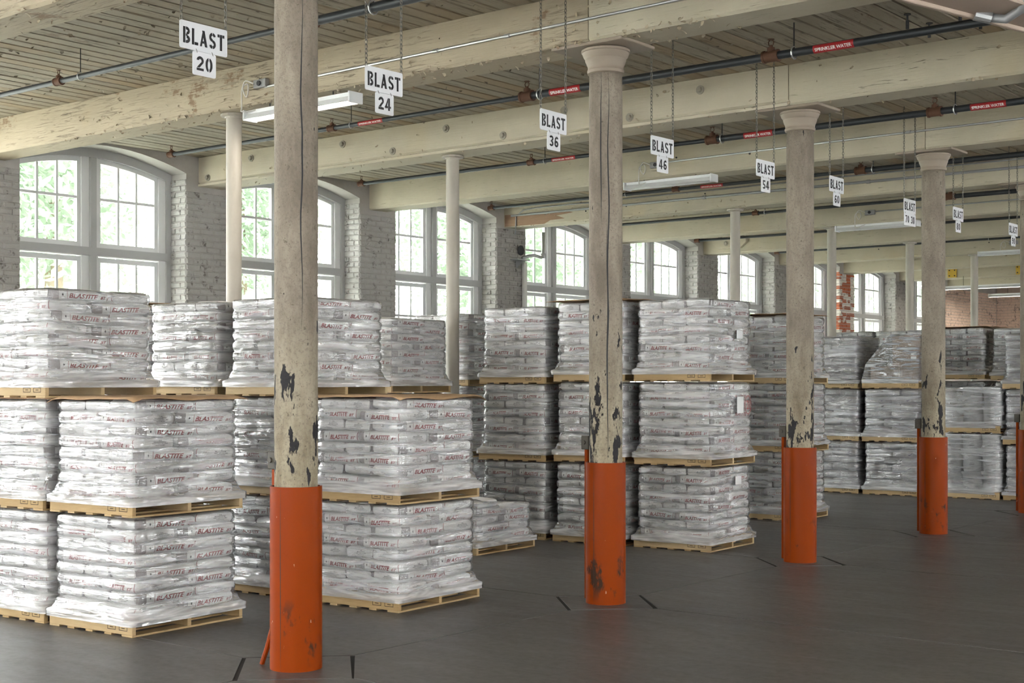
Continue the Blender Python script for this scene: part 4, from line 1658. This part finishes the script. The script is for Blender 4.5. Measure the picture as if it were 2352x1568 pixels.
# ------------------------------------------------------------------ bits on the wall and ceiling
v = thing('vent_pipe', 'grey elbowed pipe entering the dirty brick pier', 'pipe', (XL, 22.1, 4.5))
MB().tube([(.10, .52, .55), (.10, .50, .12), (.10, .47, .05), (.10, .40, .03), (.10, .2, .06), (.08, .02, .03), (.04, -.10, -.02)], .035, 10).build('pipe', 'galvanised', v, True)
MB().cyl((.1, .5, .02), (.1, .5, .12), .05, n=10).build('elbow', 'box_grey', v)
MB().cyl((.035, -.15, .14), (.045, -.15, .14), .10, n=18).build('flue_hole', 'black_iron', v)
s = thing('wall_shelf', 'small grey shelf on the dirty brick pier below the pipe', 'shelf', (XL, 21.9, 4.42))
MB().box(.03, .22, -.28, .12, 0, .025).build('shelf_board', 'box_grey', s)
MB().prism([(.03, -.14), (.06, -.14), (.2, 0), (.03, 0)], -.1, -.07, axis=1).build('shelf_bracket', 'box_grey', s)
b = MB().cbox(XL + .03, XL + .09, 22.0, 22.09, 2.0, 4.4, .004).build('wall_batten', 'cable_white')
tag(b, 'upright pale batten on the dirty brick pier', 'batten')

# boxed raceway in the upper corner, with a flexible conduit
a, d = Vector((-4.10, 10.3, 4.78)), Vector((.243, .97, 0))
rw = thing('boxed_raceway', 'brown painted boxed raceway crossing the upper corner', 'raceway', a, math.atan2(d.y, d.x))
MB().cbox(-6, 2.55, -.42, 0.0, .03, .24, .01).build('casing', 'box_beam_paint', rw)
MB().cbox(-6, 2.55, -.02, .02, .0, .255, .006).build('edge_strip', 'box_beam_paint', rw)
fx = MB()
pts = [(.35, -.10, .0), (.42, -.2, -.02), (.40, -.34, .02), (.30, -.46, .10)]
fx.tube(pts, .035, 10)
fx.build('flexible_conduit', 'box_grey', rw, True)
MB().cyl((.27, -.03, .03), (.36, -.11, 0), .05, n=12).build('conduit_connector', 'galvanised', rw)
for x, y, w in ((-5.49, 12.75, 'farther from the raceway, toward the weathered beam'), (-5.46, 13.2, 'farther from the raceway, toward the bolted beam'),
                (-4.98, 12.76, 'beside the raceway, toward the weathered beam'), (-4.95, 13.19, 'beside the raceway, toward the bolted beam')):
    hk = thing('ceiling_clip', 'small black bare ceiling clip ' + w, 'clip', (x, y, ZC), 0, 'ceiling clips')
    MB().cyl((0, 0, -.06), (0, 0, 0), .01, n=6).build('stud', 'black_iron', hk)
    MB().cyl((0, 0, -.14), (0, 0, -.06), .017, n=6).build('coupling_nut', 'black_iron', hk)
    MB().cyl((0, 0, -.006), (0, 0, 0), .035, n=8).build('washer', 'black_iron', hk)
